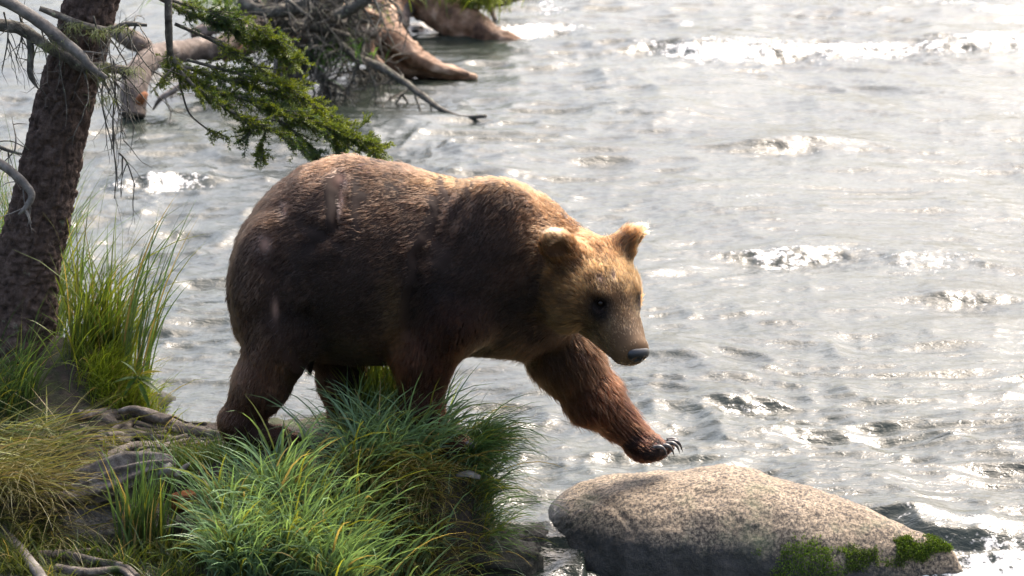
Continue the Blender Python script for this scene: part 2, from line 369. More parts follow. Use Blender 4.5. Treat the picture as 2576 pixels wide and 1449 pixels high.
# ------------------------------------------------------------------ the granite boulder
def build_boulder():
    top = thing('granite_boulder', 'large pale speckled granite boulder in the water under the raised paw', 'boulder')
    ryc = lambda a_: float(np.interp(a_, [1352, 1750, 2480], [14.98, 14.95, 14.42]))
    crest = [(1345, 1520), (1358, 1330), (1385, 1266), (1430, 1232), (1500, 1205), (1580, 1191), (1640, 1188), (1700, 1186), (1760, 1177), (1820, 1176), (1900, 1191), (2000, 1222), (2100, 1255), (2200, 1290), (2270, 1316), (2340, 1343), (2400, 1375), (2460, 1520)]
    xs_, Ys_, zs_ = np.array([P(a_, b_, ryc(a_)) for a_, b_ in crest]).T; cx, cy = .95, 14.98
    nu, nv = 230, 130
    uu = np.linspace(0, 1, nu); ux = xs_[0] + (xs_[-1] - xs_[0]) * (.5 - .5 * np.cos(np.pi * uu))
    zc = np.interp(ux, xs_, zs_); kk = np.hanning(9); kk /= kk.sum(); zc = np.convolve(np.pad(zc, 4, mode='edge'), kk, 'valid')
    e_ = np.clip((ux - xs_[0]) / (xs_[-1] - xs_[0]), 0, 1)
    df = np.interp(e_, [0, .02, .08, .2, .4, .6, .8, .93, 1], [.10, .24, .40, .52, .56, .45, .24, .10, .04]); db = df * 1.05
    vv = np.linspace(0, np.pi * 1.0, nv)                    # from the back foot over the crest to the front foot
    cv, sv = np.cos(vv)[:, None], np.sin(vv)[:, None]; zb = -.55
    sc_ = np.abs(cv) ** .85 * np.sign(cv)
    RYc = np.interp(ux, xs_, Ys_)[None]; Yv = RYc + np.where(cv > 0, db[None], df[None]) * sc_; X = np.repeat(ux[None], nv, 0)
    Z = zb + (zc[None] - zb) * np.abs(sv) ** np.where(cv > 0, 1.7, .42)
    n = fbm(X * 2.6, Yv * 2.6, Z * 2.6, 3, 15) * .022 + fbm(X * 8, Yv * 8, Z * 8, 3, 16) * .007 + noise(X * 45, Yv * 45, Z * 45, 17) * .004
    d = norm(np.stack([0 * X, sc_ + 0 * X, np.abs(sv) + .2 + 0 * X], -1))
    V = np.stack([X, Yv, Z], -1) + d * n[..., None]
    # a crack running over the front
    crack = np.exp(-((V[..., 0] - cx + .45 + .75 * (V[..., 1] - cy + .35)) / .016) ** 2) * sstep(14.45, 14.6, V[..., 1]) * sstep(14.95, 14.75, V[..., 1])
    V = (V - d * crack[..., None] * .009).reshape(-1, 3)
    i, j = np.meshgrid(np.arange(nv - 1), np.arange(nu - 1), indexing='ij'); jn = j + 1
    F = np.stack([i * nu + j, (i + 1) * nu + j, (i + 1) * nu + jn, i * nu + jn], -1).reshape(-1, 4)[:, ::-1]
    m, nt, b, out = mat('granite')
    pos = nt.nodes.new('ShaderNodeNewGeometry'); sep = nt.nodes.new('ShaderNodeSeparateXYZ'); nt.links.new(pos.outputs['Position'], sep.inputs[0])
    sp = ntex(nt, 64, 6, .8); big = ntex(nt, 3, 4, .6)
    col = ramp(nt, sp, [(.38, (.014, .011, .009)), (.46, (.075, .059, .045)), (.52, (.20, .155, .105)), (.62, (.38, .305, .215))])
    col = mixc(nt, .6, col, ramp(nt, big, [(.3, (.62, .55, .47)), (.7, (1.2, 1.15, 1.08))]), 'MULTIPLY')
    col = mixc(nt, ramp(nt, ntex(nt, 2.2, 5, .7), [(.56, 0.0), (.75, .5)]), col, (.20, .22, .11))
    wet = mth(nt, 'ADD', sep.outputs[2], mth(nt, 'MULTIPLY', mth(nt, 'ADD', ntex(nt, 4, 5, .7), -.5), .34))
    wet_shade = ramp(nt, mth(nt, "ADD", wet, mth(nt, "MULTIPLY", mth(nt, "ADD", sep.outputs[0], -.75), .12)), [(-.02, 1.0), (.10, 0.0)])  # wet foot, raised to the left to paint in that side's shade
    col = mixc(nt, wet_shade, col, mixc(nt, .92, col, (.007, .006, .004)))
    nt.links.new(col, b.inputs['Base Color'])
    nt.links.new(ramp(nt, wet_shade, [(0, .8), (1, .42)]), b.inputs['Roughness'])
    bump(nt, b, sp, .7, .010)
    mesh_obj('stone', V, F, m, top)
    # moss cushion on the right foot of the stone: thousands of tiny upright shoots
    Vv = V.reshape(nv, nu, 3)[nv // 2:].reshape(-1, 3)
    dd = Vv - np.array([0, 0, CAM_H]); zf = dd[:, 1] * math.cos(PITCH) - dd[:, 2] * math.sin(PITCH)
    qx = 1288 + FPX * dd[:, 0] / zf; qy = 724.5 - FPX * (dd[:, 1] * math.sin(PITCH) + dd[:, 2] * math.cos(PITCH)) / zf
    t_ = (qx - 1890) / 560; wob = 22 * fbm(qx * .022, qy * .03, 0, 4, 45) + rng.normal(0, 5, len(qx))
    hi = np.interp(t_, [0, .06, .35, .6, .8, 1], [1410, 1364, 1370, 1368, 1352, 1340]) + wob; lo = np.interp(t_, [0, .3, .6, .8, 1], [1480, 1460, 1430, 1400, 1375]) + wob
    cand = np.where((t_ > 0) & (t_ < 1) & (qy > hi) & (qy < lo))[0]
    N = 20000; ci = rng.choice(cand, N); px = qx[ci]; base = Vv[ci] + rng.normal(0, .010, (N, 3)) * np.array([1, 1, .5])
    keep = fbm(base[:, 0] * 5, base[:, 1] * 5, 0, 3, 44) > -.6
    base = base[keep]; N = len(base)
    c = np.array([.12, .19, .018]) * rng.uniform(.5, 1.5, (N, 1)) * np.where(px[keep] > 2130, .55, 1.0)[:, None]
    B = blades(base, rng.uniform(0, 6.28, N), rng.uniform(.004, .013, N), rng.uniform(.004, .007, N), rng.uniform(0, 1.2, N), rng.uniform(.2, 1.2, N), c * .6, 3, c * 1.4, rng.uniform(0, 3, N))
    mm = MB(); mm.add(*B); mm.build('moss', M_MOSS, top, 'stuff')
build_boulder()

# ------------------------------------------------------------------ the bear
Y0 = 14.82; S = P(1289, 724, Y0)[0] * 1.0           # metres per pixel at the bear
def smin(a, b, k):
    h = np.maximum(k - np.abs(a - b), 0) / k; return np.minimum(a, b) - h * h * k * .25
class Prim:
    def __init__(s, f, lo, hi, k, fur, ln, col, sub=False):
        s.f, s.lo, s.hi, s.k, s.fur, s.ln, s.col, s.sub = f, np.array(lo), np.array(hi), k, np.array(fur, float), ln, np.array(col, float), sub
PR = []
DARK, RED, GOLD, TAN, CREAM, BLACK = (.052, .032, .022), (.072, .029, .015), (.21, .115, .048), (.14, .074, .029), (.46, .34, .20), (.014, .010, .008)
def ell(c, r, k=.08, fur=(-1, 0, -.5), ln=.03, col=DARK, R=None, sub=False):
    c, r = np.array(c, float), np.array(r, float)
    def f(p):
        q = p - c
        if R is not None: q = q @ R.T
        k0 = np.linalg.norm(q / r, axis=-1); k1 = np.linalg.norm(q / (r * r), axis=-1)
        return k0 * (k0 - 1) / np.maximum(k1, 1e-6)
    PR.append(Prim(f, c - r.max(), c + r.max(), k, fur, ln, col, sub))
def cap(a, b, ra, rb, k=.08, fur=None, ln=.03, col=DARK, sy=1.0, sub=False):
    a, b = np.array(a, float), np.array(b, float)
    sc = np.array([1, 1 / sy, 1])
    def f(p):
        A, Bv = a * sc, b * sc; q = p * sc; ba = Bv - A
        h = np.clip(((q - A) @ ba) / (ba @ ba), 0, 1)
        return np.linalg.norm(q - A - h[..., None] * ba, axis=-1) - (ra + (rb - ra) * h)
    R_ = max(ra, rb) * max(1, sy)
    PR.append(Prim(f, np.minimum(a, b) - R_, np.maximum(a, b) + R_, k, b - a if fur is None else fur, ln, col, sub))

# trunk of the body: outline stations (pixel x, top y, bottom y, half width, sideways shift)
ST = np.array([(578, 690, 770, .06, 0), (590, 622, 845, .17, 0), (612, 566, 870, .24, 0), (650, 508, 885, .30, 0), (700, 461, 893, .345, 0), (770, 416, 900, .385, 0), (830, 395, 908, .41, 0),
               (890, 389, 916, .42, 0), (960, 397, 920, .415, 0), (1030, 412, 914, .40, 0), (1100, 434, 902, .38, 0), (1160, 447, 893, .365, 0), (1220, 443, 886, .35, 0), (1280, 450, 880, .335, 0),
               (1330, 468, 870, .31, -.02), (1380, 504, 850, .27, -.05), (1420, 545, 820, .225, -.08), (1455, 590, 790, .16, -.12), (1475, 640, 740, .06, -.14)], float)
sx = np.array([P(a, 700, Y0)[0] for a in ST[:, 0]])
szt = np.array([P(a, t, Y0)[2] for a, t in ST[:, :2]]) - .012; szb = np.array([P(a, t, Y0)[2] for a, t in ST[:, [0, 2]]]) + .012
from_x = np.linspace(sx[0], sx[-1], 400)
def smooth_i(v):
    y = np.interp(from_x, sx, v); k = np.hanning(15); k /= k.sum(); return np.convolve(np.pad(y, 7, mode='edge'), k, 'valid')
tz, bz, hw, ysh = smooth_i(szt), smooth_i(szb), smooth_i(ST[:, 3]), smooth_i(ST[:, 4])
def torso(p):
    x, y, z = p[..., 0], p[..., 1], p[..., 2]
    t, b, w, s = (np.interp(x, from_x, v) for v in (tz, bz, hw, ysh))
    zc, hz = (t + b) / 2, (t - b) / 2
    rel = (z - zc) / hz
    w = w * (1 - .10 * np.clip(rel, 0, 1) - .06 * np.clip(-rel, 0, 1))
    q = np.sqrt(rel ** 2 + ((y - Y0 - s) / w) ** 2)
    d = (q - 1) * np.minimum(hz, w)
    ex = np.maximum(from_x[0] - x, x - from_x[-1])
    return np.where(ex > 0, np.sqrt(np.maximum(d, 0) ** 2 + ex ** 2), d)
PR.append(Prim(torso, (from_x[0] - .05, Y0 - .5, bz.min() - .05), (from_x[-1] + .05, Y0 + .5, tz.max() + .05), .05, (-.9, 0, -.42), .026, DARK))
N_, F_ = Y0 - .24, Y0 + .22                            # near and far leg planes
Ln = lambda x, y, dY=0.: P(x, y, Y0 + dY)
# near shoulder blade and upper arm
ell(Ln(1228, 590, -.17), (.25, .17, .265), .10, (-.7, 0, -.7), .026, DARK)
ell(Ln(1165, 735, -.235), (.20, .135, .25), .09, (-.5, 0, -.85), .03, DARK)
cap(Ln(1140, 800, -.25), Ln(1062, 900, -.24), .165, .135, .09, (-.2, 0, -1), .038, RED)
cap(Ln(1062, 900, -.24), Ln(1062, 1040, -.26), .128, .098, .07, (0, 0, -1), .034, RED)
cap(Ln(1062, 1040, -.26), Ln(1075, 1110, -.27), .098, .085, .05, (.2, 0, -1), .028, RED)
ell(Ln(1118, 1122, -.28), (.125, .10, .062), .05, (1, 0, -.3), .02, RED)
for k, dy in enumerate((-.36, -.32, -.28, -.24, -.20)):
    ell(Ln(1152 + 6 * math.sin(k * .8), 1126 - 3 * k, dy), (.042, .024, .034), .025, (1, 0, -.2), .014, RED)
# far shoulder, reaching foreleg
ell(Ln(1270, 640, .16), (.22, .15, .26), .10, (-.6, 0, -.7), .026, DARK)
cap(Ln(1320, 745, .12), Ln(1420, 900, .13),   .19, .160, .10, (.3, 0, -.95), .055, (.115, .062, .033))
cap(Ln(1420, 895, .13), Ln(1490, 1000, .13),   .162, .130, .06, (.6, 0, -.8), .050, RED)
cap(Ln(1490, 1000, .13), Ln(1590, 1092, .13),   .130, .074, .05, (.65, 0, -.75), .055, RED)
cap(Ln(1590, 1092, .13), Ln(1618, 1120, .12), .068, .072, .03, (.8, 0, -.6), .03, RED)
ell(Ln(1624, 1124, .11), (.10, .105, .064), .04, (1, 0, -.4), .02, (.055, .025, .015))
PAW_TOES = []
for k, (tx, ty, dy) in enumerate(((1636, 1141, .03), (1654, 1138, .07), (1668, 1132, .11), (1675, 1127, .15), (1672, 1122, .19))):
    ell(Ln(tx, ty, dy), (.045, .026, .034), .02, (1, 0, -.3), .012, (.03, .014, .009)); PAW_TOES.append((tx, ty, dy))
# chest between the forelegs
ell(Ln(1290, 790, .02), (.26, .22, .17), .10, (-.2, 0, -1), .075, (.12, .066, .034))
# near hind leg
ell(Ln(690, 735, -.21), (.20, .155, .36), .10, (-.45, 0, -.9), .026, DARK)
ell(Ln(735, 815, -.23), (.125, .12, .17), .08, (-.3, 0, -.95), .03, DARK)
cap(Ln(715, 850, -.24), Ln(655, 965, -.24), .155, .128, .08, (-.3, 0, -.95), .03, (.068, .038, .024))
cap(Ln(655, 965, -.24), Ln(612, 1050, -.25), .128, .098, .06, (-.3, 0, -.95), .032, (.06, .032, .02))
cap(Ln(596, 1060, -.25), Ln(608, 1095, -.25), .082, .062, .05, (-.7, 0, -.8), .036, (.05, .027, .017))
cap(Ln(608, 1092, -.25), Ln(700, 1100, -.29), .062, .060, .05, (1, 0, -.3), .022, (.05, .027, .017), 1.25)
for k, dy in enumerate((-.37, -.33, -.29, -.25, -.21)):
    ell(Ln(732 + 5 * math.sin(k * .8), 1108 - 2 * k, dy), (.042, .023, .030), .025, (1, 0, -.2), .014, RED)
# far hind leg
ell(Ln(800, 760, .19), (.19, .15, .30), .10, (-.4, 0, -.9), .03, DARK)
cap(Ln(850, 850, .20), Ln(862, 960, .20), .150, .112, .08, (-.1, 0, -1), .034, (.06, .034, .022))
cap(Ln(862, 960, .20), Ln(868, 1045, .20), .112, .088, .06, (-.2, 0, -1), .03, (.06, .034, .022))
cap(Ln(865, 1048, .20), Ln(950, 1062, .19), .065, .055, .05, (1, 0, -.3), .022, RED, 1.3)
for k, dy in enumerate((.11, .15, .19, .23, .27)):
    ell(Ln(972 + 5 * math.sin(k * .8), 1066 - 2 * k, dy), (.04, .022, .028), .025, (1, 0, -.2), .014, RED)
# tail and belly tuft
cap(Ln(776, 880, -.02), Ln(783, 925, -.02), .03, .008, .04, (0, 0, -1), .05, BLACK)

# head, in its own axes: f forward along the muzzle, l towards the far ear, u crown
HY, HP, HR, HS = RAD(33), RAD(27), RAD(-4), 1.26
f_ = np.array([math.cos(HP) * math.sin(HY), -math.cos(HP) * math.cos(HY), -math.sin(HP)])
l_ = np.array([math.cos(HY), math.sin(HY), 0]); u_ = np.cross(l_, f_); u_ = u_ if u_[2] > 0 else -u_
l_, u_ = l_ * math.cos(HR) + u_ * math.sin(HR), -l_ * math.sin(HR) + u_ * math.cos(HR)
HM = np.stack([f_, l_, u_]); HC = P(1494, 716, Y0 - .30)
hp = lambda f, l, u: HC + HS * (np.array([f, l, u]) @ HM)
def hell(c, r, **kw): ell(hp(*c), np.array(r) * HS, R=HM, **kw)
def hcap(a, b, ra, rb, **kw): cap(hp(*a), hp(*b), ra * HS, rb * HS, **kw)
BACKF = tuple(-f_ + .25 * u_)
cap(Ln(1290, 655, -.02), hp(-.10, 0, -.01), .30, .185, .12, (-.75, .1, -.55), .034, (.065, .034, .018))
hell((0, 0, .0), (.175, .160, .135), k=.06, fur=BACKF, ln=.032, col=TAN)
hell((.065, 0, .045), (.115, .105, .085), k=.06, fur=BACKF, ln=.022, col=TAN)
for s in (-1, 1):
    hell((-.005, s * .108, -.055), (.14, .08, .12), k=.06, fur=tuple(-f_ + s * .5 * l_ - .45 * u_), ln=.045, col=(.115, .062, .021))
    hell((.118, s * .066, .070), (.045, .032, .026), k=.03, fur=BACKF, ln=.014, col=TAN)
    hell((.13, s * .070, .0), (.05, .035, .045), k=.05, fur=BACKF, ln=.014, col=(.12, .07, .04))
hcap((.12, 0, .005), (.302, 0, -.060), .092, .064, k=.05, fur=tuple(-f_ + .2 * u_), ln=.011, col=(.29, .185, .085))
hcap((.06, 0, -.10), (.280, 0, -.104), .082, .045, k=.04, fur=tuple(-f_ - .2 * u_), ln=.016, col=(.24, .15, .075))
hell((.332, 0, -.060), (.03, .048, .046), k=.03, fur=tuple(-f_), ln=.008, col=(.30, .21, .12))
EYES = []
for s in (-1, 1):
    e = hp(.150, s * .078, .040); EYES.append(e)
    ell(e + HS * .012 * (f_ + s * .7 * l_), (.024,) * 3, .02, BACKF, .010, (.03, .02, .014), sub=True)
    # ears: rounded flaps, cupped forward
    eb = np.array([-.075, s * .134, .105]); up = norm(np.array([-.12, s * .72, .72])); fw = norm(np.array([.80, s * .60, .0]))
    fw = norm(fw - up * (fw @ up)); sd = np.cross(up, fw)
    ER = np.stack([fw, sd, up]) @ HM
    c = eb + up * .052
    ell(hp(*c), np.array((.032, .058, .064)) * HS, .05, tuple((up * 1.0 - fw * .2) @ HM), .040, (.27, .135, .058), R=ER)
    cap(hp(*(eb - up * .03)), hp(*(eb + up * .03)), .068 * HS, .05 * HS, .05, tuple(up @ HM), .036, (.17, .085, .036))
    ell(hp(*(c + fw * .036 + up * .012)), np.array((.034, .042, .047)) * HS, .015, tuple((up * .9 + fw * .3) @ HM), .018, (.045, .020, .011), R=ER, sub=True)  # dark cup fur: the ear's inner shadow put into its colour

def sdf(p, need=False):
    d = None; D = []
    for q in PR:
        v = q.f(p)
        if need: D.append(np.abs(v) if q.sub else v)
        if d is None: d = v
        elif q.sub: d = -smin(-d, v, q.k)
        else: d = smin(d, v, q.k)
    return (d, np.stack(D)) if need else d

def build_bear():
    bear = thing('brown_bear', 'big brown bear stepping off the grassy bank with one forepaw raised over the boulder', 'bear')
    h = .0125
    lo = np.min([q.lo for q in PR], 0) - .06; hi = np.max([q.hi for q in PR], 0) + .06
    n = np.ceil((hi - lo) / h).astype(int) + 1
    ax = [lo[i] + h * np.arange(n[i]) for i in range(3)]
    G = np.full(n, .5, np.float32)
    for q in PR:
        a = np.maximum(np.floor((q.lo - .10 - lo) / h).astype(int), 0); b = np.minimum(np.ceil((q.hi + .10 - lo) / h).astype(int) + 1, n)
        sl = tuple(slice(a[i], b[i]) for i in range(3))
        p = np.stack(np.meshgrid(*[ax[i][a[i]:b[i]] for i in range(3)], indexing='ij'), -1)
        v = q.f(p)
        G[sl] = -smin(-G[sl], v, q.k) if q.sub else smin(G[sl], v, q.k)
    # surface nets
    neg = G < 0
    cn = [(i, j, k) for i in (0, 1) for j in (0, 1) for k in (0, 1)]
    cut = lambda A, o: A[o[0]:n[0] - 1 + o[0], o[1]:n[1] - 1 + o[1], o[2]:n[2] - 1 + o[2]]
    cnt = sum(cut(neg, o).astype(np.int8) for o in cn)
    act = np.argwhere((cnt > 0) & (cnt < 8)); idm = np.full(n - 1, -1, np.int32); idm[tuple(act.T)] = np.arange(len(act))
    acc = np.zeros((len(act), 3)); w = np.zeros(len(act))
    for a in cn:
        for b in cn:
            if sum(b) - sum(a) == 1 and all(b[i] >= a[i] for i in range(3)):
                va = G[tuple((act + a).T)]; vb = G[tuple((act + b).T)]; m = (va < 0) != (vb < 0)
                t = np.where(m, va / np.where(m, va - vb, 1), 0)[:, None]
                acc += np.where(m[:, None], np.array(a) + t * (np.array(b) - np.array(a)), 0); w += m
    V = lo + h * (act + acc / w[:, None])
    Fs = []
    for axis in range(3):
        u, v = [(1, 2), (2, 0), (0, 1)][axis]
        s0 = [slice(1, -1)] * 3; s1 = [slice(1, -1)] * 3
        s0[axis] = slice(0, -1); s1[axis] = slice(1, None)
        A, B = neg[tuple(s0)], neg[tuple(s1)]
        e = np.argwhere(A != B); off = np.array([1, 1, 1]); off[axis] = 0; g = e + off
        flip = A[tuple(e.T)]
        du, dv = np.eye(3, dtype=int)[u], np.eye(3, dtype=int)[v]
        q = np.stack([idm[tuple((g - du - dv).T)], idm[tuple((g - dv).T)], idm[tuple(g.T)], idm[tuple((g - du).T)]], -1)
        q = np.where(flip[:, None], q, q[:, ::-1]); Fs.append(q[(q >= 0).all(1)])
    F = np.concatenate(Fs)
    def grad(p, e=.004):
        return norm(np.stack([sdf(p + np.eye(3)[i] * e) - sdf(p - np.eye(3)[i] * e) for i in range(3)], -1))
    Nn = grad(V); d = sdf(V); V = V - Nn * np.clip(d, -.02, .02)[:, None]
    # skin folds and muscle relief
    x, y, z = V.T
    rel = .010 * fbm(x * 5, y * 5, z * 3.5, 3, 101)
    fold = np.zeros(len(V))
    for (ax_, ay, bx, by, wd, dp) in ((1150, 455, 1062, 640, .018, .016), (1195, 470, 1090, 640, .016, .012), (1235, 520, 1130, 660, .014, .006), (1062, 640, 1030, 820, .022, .022), (850, 480, 858, 560, .018, .022), (860, 560, 800, 610, .02, .016),
                                      (770, 560, 870, 600, .016, .010), (690, 660, 740, 860, .03, .016), (775, 790, 775, 900, .03, .03), (1395, 700, 1360, 840, .03, .02), (1340, 480, 1400, 545, .02, .008)):
        A, Bp = Ln(ax_, ay, -.3)[[0, 2]], Ln(bx, by, -.3)[[0, 2]]; e = Bp - A
        q = np.stack([x, z], 1) - A; t = np.clip((q @ e) / (e @ e), 0, 1)
        dd = np.linalg.norm(q - t[:, None] * e + .012 * np.stack([noise(x * 9, z * 9, 0, 103), 0 * x], 1), axis=1)
        wd = wd * 1.5; fold += .85 * dp * (np.exp(-(dd / wd) ** 2) - .3 * np.exp(-((dd - 2 * wd) / wd) ** 2)) * sstep(Y0 - .10, Y0 - .22, y)
    wz = Ln(1130, 540, -.3); wr = np.exp(-((x - wz[0]) / .14) ** 2 - ((z - wz[2]) / .20) ** 2) * (y < Y0)
    rel = rel + wr * .007 * (1 - 2 * np.abs(noise((x * .9 + z * .42) * 26 + 1.2 * noise(x * 6, z * 6, 3, 105), (z * .9 - x * .42) * 5, 0, 106)))
    fz = Ln(850, 520, -.4); wr = np.exp(-((x - fz[0]) / .09) ** 2 - ((z - fz[2]) / .13) ** 2) * (y < Y0)
    rel = rel + wr * .006 * (1 - 2 * np.abs(noise((x + .2 * z) * 18, z * 5, 0, 107)))
    hd = np.linalg.norm(V - HC, axis=1); calm = sstep(.22, .34, hd)
    V = V + Nn * ((rel - fold) * calm)[:, None]
    Nn = norm(Nn)
    # fur fields: lie, length and colour blended from the forms underneath, then painted patches
    _, D = sdf(V, True)
    W = np.exp(-np.maximum(D - D.min(0), 0) / .022); W[[i for i, q in enumerate(PR) if q.sub]] *= .8; W /= W.sum(0)
    FD = np.einsum('kn,kc->nc', W, norm(np.stack([q.fur for q in PR]))); LN = W.T @ np.array([q.ln for q in PR]); CO = W.T @ np.stack([q.col for q in PR])
    def paint(px, py, dY, r, col, amt, ry=None):
        nonlocal CO
        c = Ln(px, py, dY); q = (V - c) / np.array([r, max(r, .16), ry or r])
        w = amt * np.exp(-(q ** 2).sum(1)) ; CO = CO * (1 - w[:, None]) + np.array(col) * w[:, None]
    paint(1180, 443, .05, .26, (.16, .085, .035), .7, .03); paint(1290, 455, 0, .14, (.17, .075, .024), .8, .045)  # golden hump and neck hair, with the backlit rim put into its colour
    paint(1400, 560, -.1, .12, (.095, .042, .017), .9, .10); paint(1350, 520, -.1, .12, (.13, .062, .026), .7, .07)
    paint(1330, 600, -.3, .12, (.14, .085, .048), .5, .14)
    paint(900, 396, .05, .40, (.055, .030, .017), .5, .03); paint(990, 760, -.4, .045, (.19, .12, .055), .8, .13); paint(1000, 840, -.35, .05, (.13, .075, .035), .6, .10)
    paint(1230, 850, -.25, .14, (.17, .105, .062), .7, .08); paint(1330, 740, -.25, .11, (.022, .014, .010), .85, .12); paint(1270, 770, -.25, .10, (.03, .02, .014), .6, .10)  # pale chest fur; dark neck strokes paint in the shadow behind the cheek
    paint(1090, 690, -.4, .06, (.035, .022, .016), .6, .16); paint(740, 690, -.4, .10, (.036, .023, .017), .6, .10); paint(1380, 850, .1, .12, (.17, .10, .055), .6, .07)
    paint(860, 880, -.3, .12, (.055, .04, .018), .5, .1)
    # face markings and painted ear rim light, in head axes
    HQ = ((V - HC) / HS) @ HM.T
    def hpaint(c, r, col, amt):
        nonlocal CO
        w = amt * np.exp(-(((HQ - np.array(c)) / np.array(r)) ** 2).sum(1)); CO = CO * (1 - w[:, None]) + np.array(col) * w[:, None]
    hpaint((-.02, 0, .15), (.09, .09, .05), (.07, .034, .016), .8)
    hpaint((.10, -.03, .09), (.06, .06, .04), (.34, .23, .12), .55)
    for s in (-1, 1):
        hpaint((.15, s * .085, .010), (.062, .040, .052), (.014, .008, .005), 1.0); hpaint((.16, s * .078, .045), (.034, .034, .028), (.010, .006, .004), 1.0)
        hpaint((.215, s * .052, -.005), (.03, .022, .03), (.52, .41, .26), .75); hpaint((-.085, s * .205, .19), (.06, .045, .05), (.60, .42, .27), .95)  # cream muzzle sides; pale ear rims have the backlight put into the fur
        hpaint((.10, s * .085, -.05), (.05, .05, .05), (.24, .15, .065), .5)
    [hpaint((.20 + .03 * k_, s_ * (.062 - .006 * k_), -.082), (.018, .014, .007), (.012, .008, .006), .9) for k_ in range(4) for s_ in (-1, 1)]
    hpaint((.19, 0, .05), (.05, .02, .03), (.13, .08, .05), .6); hpaint((.295, 0, .01), (.05, .045, .035), (.62, .48, .31), .95); hpaint((.25, 0, -.12), (.08, .05, .03), (.17, .10, .05), .6)
    for s in (-1, 1):
        w = np.clip(1.7 * np.exp(-(((HQ - np.array((.155, s * .085, .022))) / np.array((.06, .032, .040))) ** 2).sum(1)), 0, 1)[:, None]; CO = CO * (1 - w) + np.array((.012, .007, .004)) * w
    onh = 1 - sstep(.24, .36, hd); CO = CO * (np.array([.49, .445, .42]) * (1 - onh[:, None]) + np.array([.66, .60, .54]) * onh[:, None])
    st_ = fbm(x * 16, y * 16, z * 16, 3, 131); CO = CO * np.exp(.75 * onh * st_)[:, None]
    pt = fbm(x * 3.2, y * 3.2, z * 3.2, 3, 132) * (1 - onh); CO = CO * np.exp(.55 * pt)[:, None] * (1 + np.clip(pt, 0, 1)[:, None] * np.array([.22, .12, .0]))
    bare = np.zeros(len(V))
    for (px, py, r, ry) in ((852, 478, .034, .028), (664, 624, .026, .036), (692, 780, .015, .042), (712, 548, .011, .024), (856, 525, .012, .05), (1510, 690, .010, .009), (1545, 688, .006, .014)):
        c = Ln(px, py, -.4); w = np.exp(-(((V[:, 0] - c[0]) / r) ** 2 + ((V[:, 2] - c[2]) / ry) ** 2)) * (V[:, 1] < Y0 - .1); bare = np.maximum(bare, w)
    CO = CO * (1 - .8 * bare[:, None]) + .8 * bare[:, None] * np.array((.40, .26, .20)); LN = LN * (1 - .9 * bare)
    md, nt, b, out = mat('bear_skin')
    nt.links.new(mixc(nt, 1.0, attr(nt, 'col'), (.55, .5, .48), 'MULTIPLY'), b.inputs['Base Color']); b.inputs['Roughness'].default_value = .8; b.inputs['Specular IOR Level'].default_value = .2
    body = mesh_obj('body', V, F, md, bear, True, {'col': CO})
    # ---- fur strands
    A, B_, C_ = V[F[:, 0]], V[F[:, 1]], V[F[:, 2]]; D_ = V[F[:, 3]]
    area = .5 * np.linalg.norm(np.cross(C_ - A, D_ - B_), axis=1); cen = (A + B_ + C_ + D_) / 4
    dens = 1 + 2.2 * np.exp(-(np.linalg.norm(cen - (HC + .08 * f_), axis=1) / .26) ** 2)
    pw = area * dens; NH = 360000
    fi = rng.choice(len(F), NH, p=pw / pw.sum()); uu, vv = rng.random((2, NH))
    ws = np.stack([(1 - uu) * (1 - vv), uu * (1 - vv), uu * vv, (1 - uu) * vv], 1)
    ip = lambda X: np.einsum('nk,nkc->nc', ws, X[F[fi]])
    R0, NN, T, CC = ip(V), norm(ip(Nn)), ip(FD), ip(CO); LL = np.einsum('nk,nk->n', ws, LN[F[fi]])
    jit = np.stack([fbm(R0[:, 0] * 7, R0[:, 1] * 7, R0[:, 2] * 7, 2, 200 + i * 9) for i in range(3)], 1)
    T = T + .30 * jit + rng.normal(0, .10, (NH, 3))
    T = T - NN * np.sum(T * NN, 1, keepdims=True); T = norm(T)
    LL = LL * rng.uniform(.7, 1.25, NH) * (1 + .25 * noise(R0[:, 0] * 14, R0[:, 1] * 14, R0[:, 2] * 14, 210))
    gd = rng.random(NH) < .07; LL = np.where(gd, LL * 1.55, LL)
    lift = rng.uniform(.17, .40, NH) + .14 * gd + .12 * noise(R0[:, 0] * 11, R0[:, 1] * 11, R0[:, 2] * 11, 211)
    g = np.array([0, 0, -1.0])
    d1 = norm(T * np.cos(lift)[:, None] + NN * np.sin(lift)[:, None])
    d2 = norm(d1 + T * .35 + g * .12 - NN * .12)
    P0 = R0 - NN * .003; P1 = P0 + d1 * (LL * .5)[:, None]; P2 = P1 + d2 * (LL * .55)[:, None]
    # clumps: tips lean towards a neighbour's tip
    nc = 26000; ci = rng.choice(NH, nc, replace=False); kd = kdtree.KDTree(nc)
    for k, v in enumerate(R0[ci]): kd.insert(v, k)
    kd.balance()
    near = np.array([kd.find(v)[1] for v in R0]); tip = P2[ci][near]
    cl = (rng.uniform(.05, .38, NH) * np.clip(LL / .03, .2, 1.1))[:, None]
    P2 = P2 + (tip - P2) * cl; P1 = P1 + (P1[ci][near] - P1) * cl * .4
    pts = np.stack([P0, P1, P2], 1).reshape(-1, 3).astype(np.float32)
    hc = bpy.data.hair_curves.new('fur'); hc.add_curves([3] * NH)
    hc.points.foreach_set('position', pts.ravel())
    rad = (np.array([.0010, .00085, .0002])[None] * rng.uniform(.8, 1.25, NH)[:, None]).astype(np.float32)
    hc.points.foreach_set('radius', rad.ravel())
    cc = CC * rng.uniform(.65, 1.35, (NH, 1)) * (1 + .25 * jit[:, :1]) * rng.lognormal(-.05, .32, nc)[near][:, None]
    pale = rng.random(NH) < .10; cc[pale] = cc[pale] * np.array([1.7, 1.55, 1.3])
    at = hc.attributes.new('col', 'FLOAT_COLOR', 'CURVE')
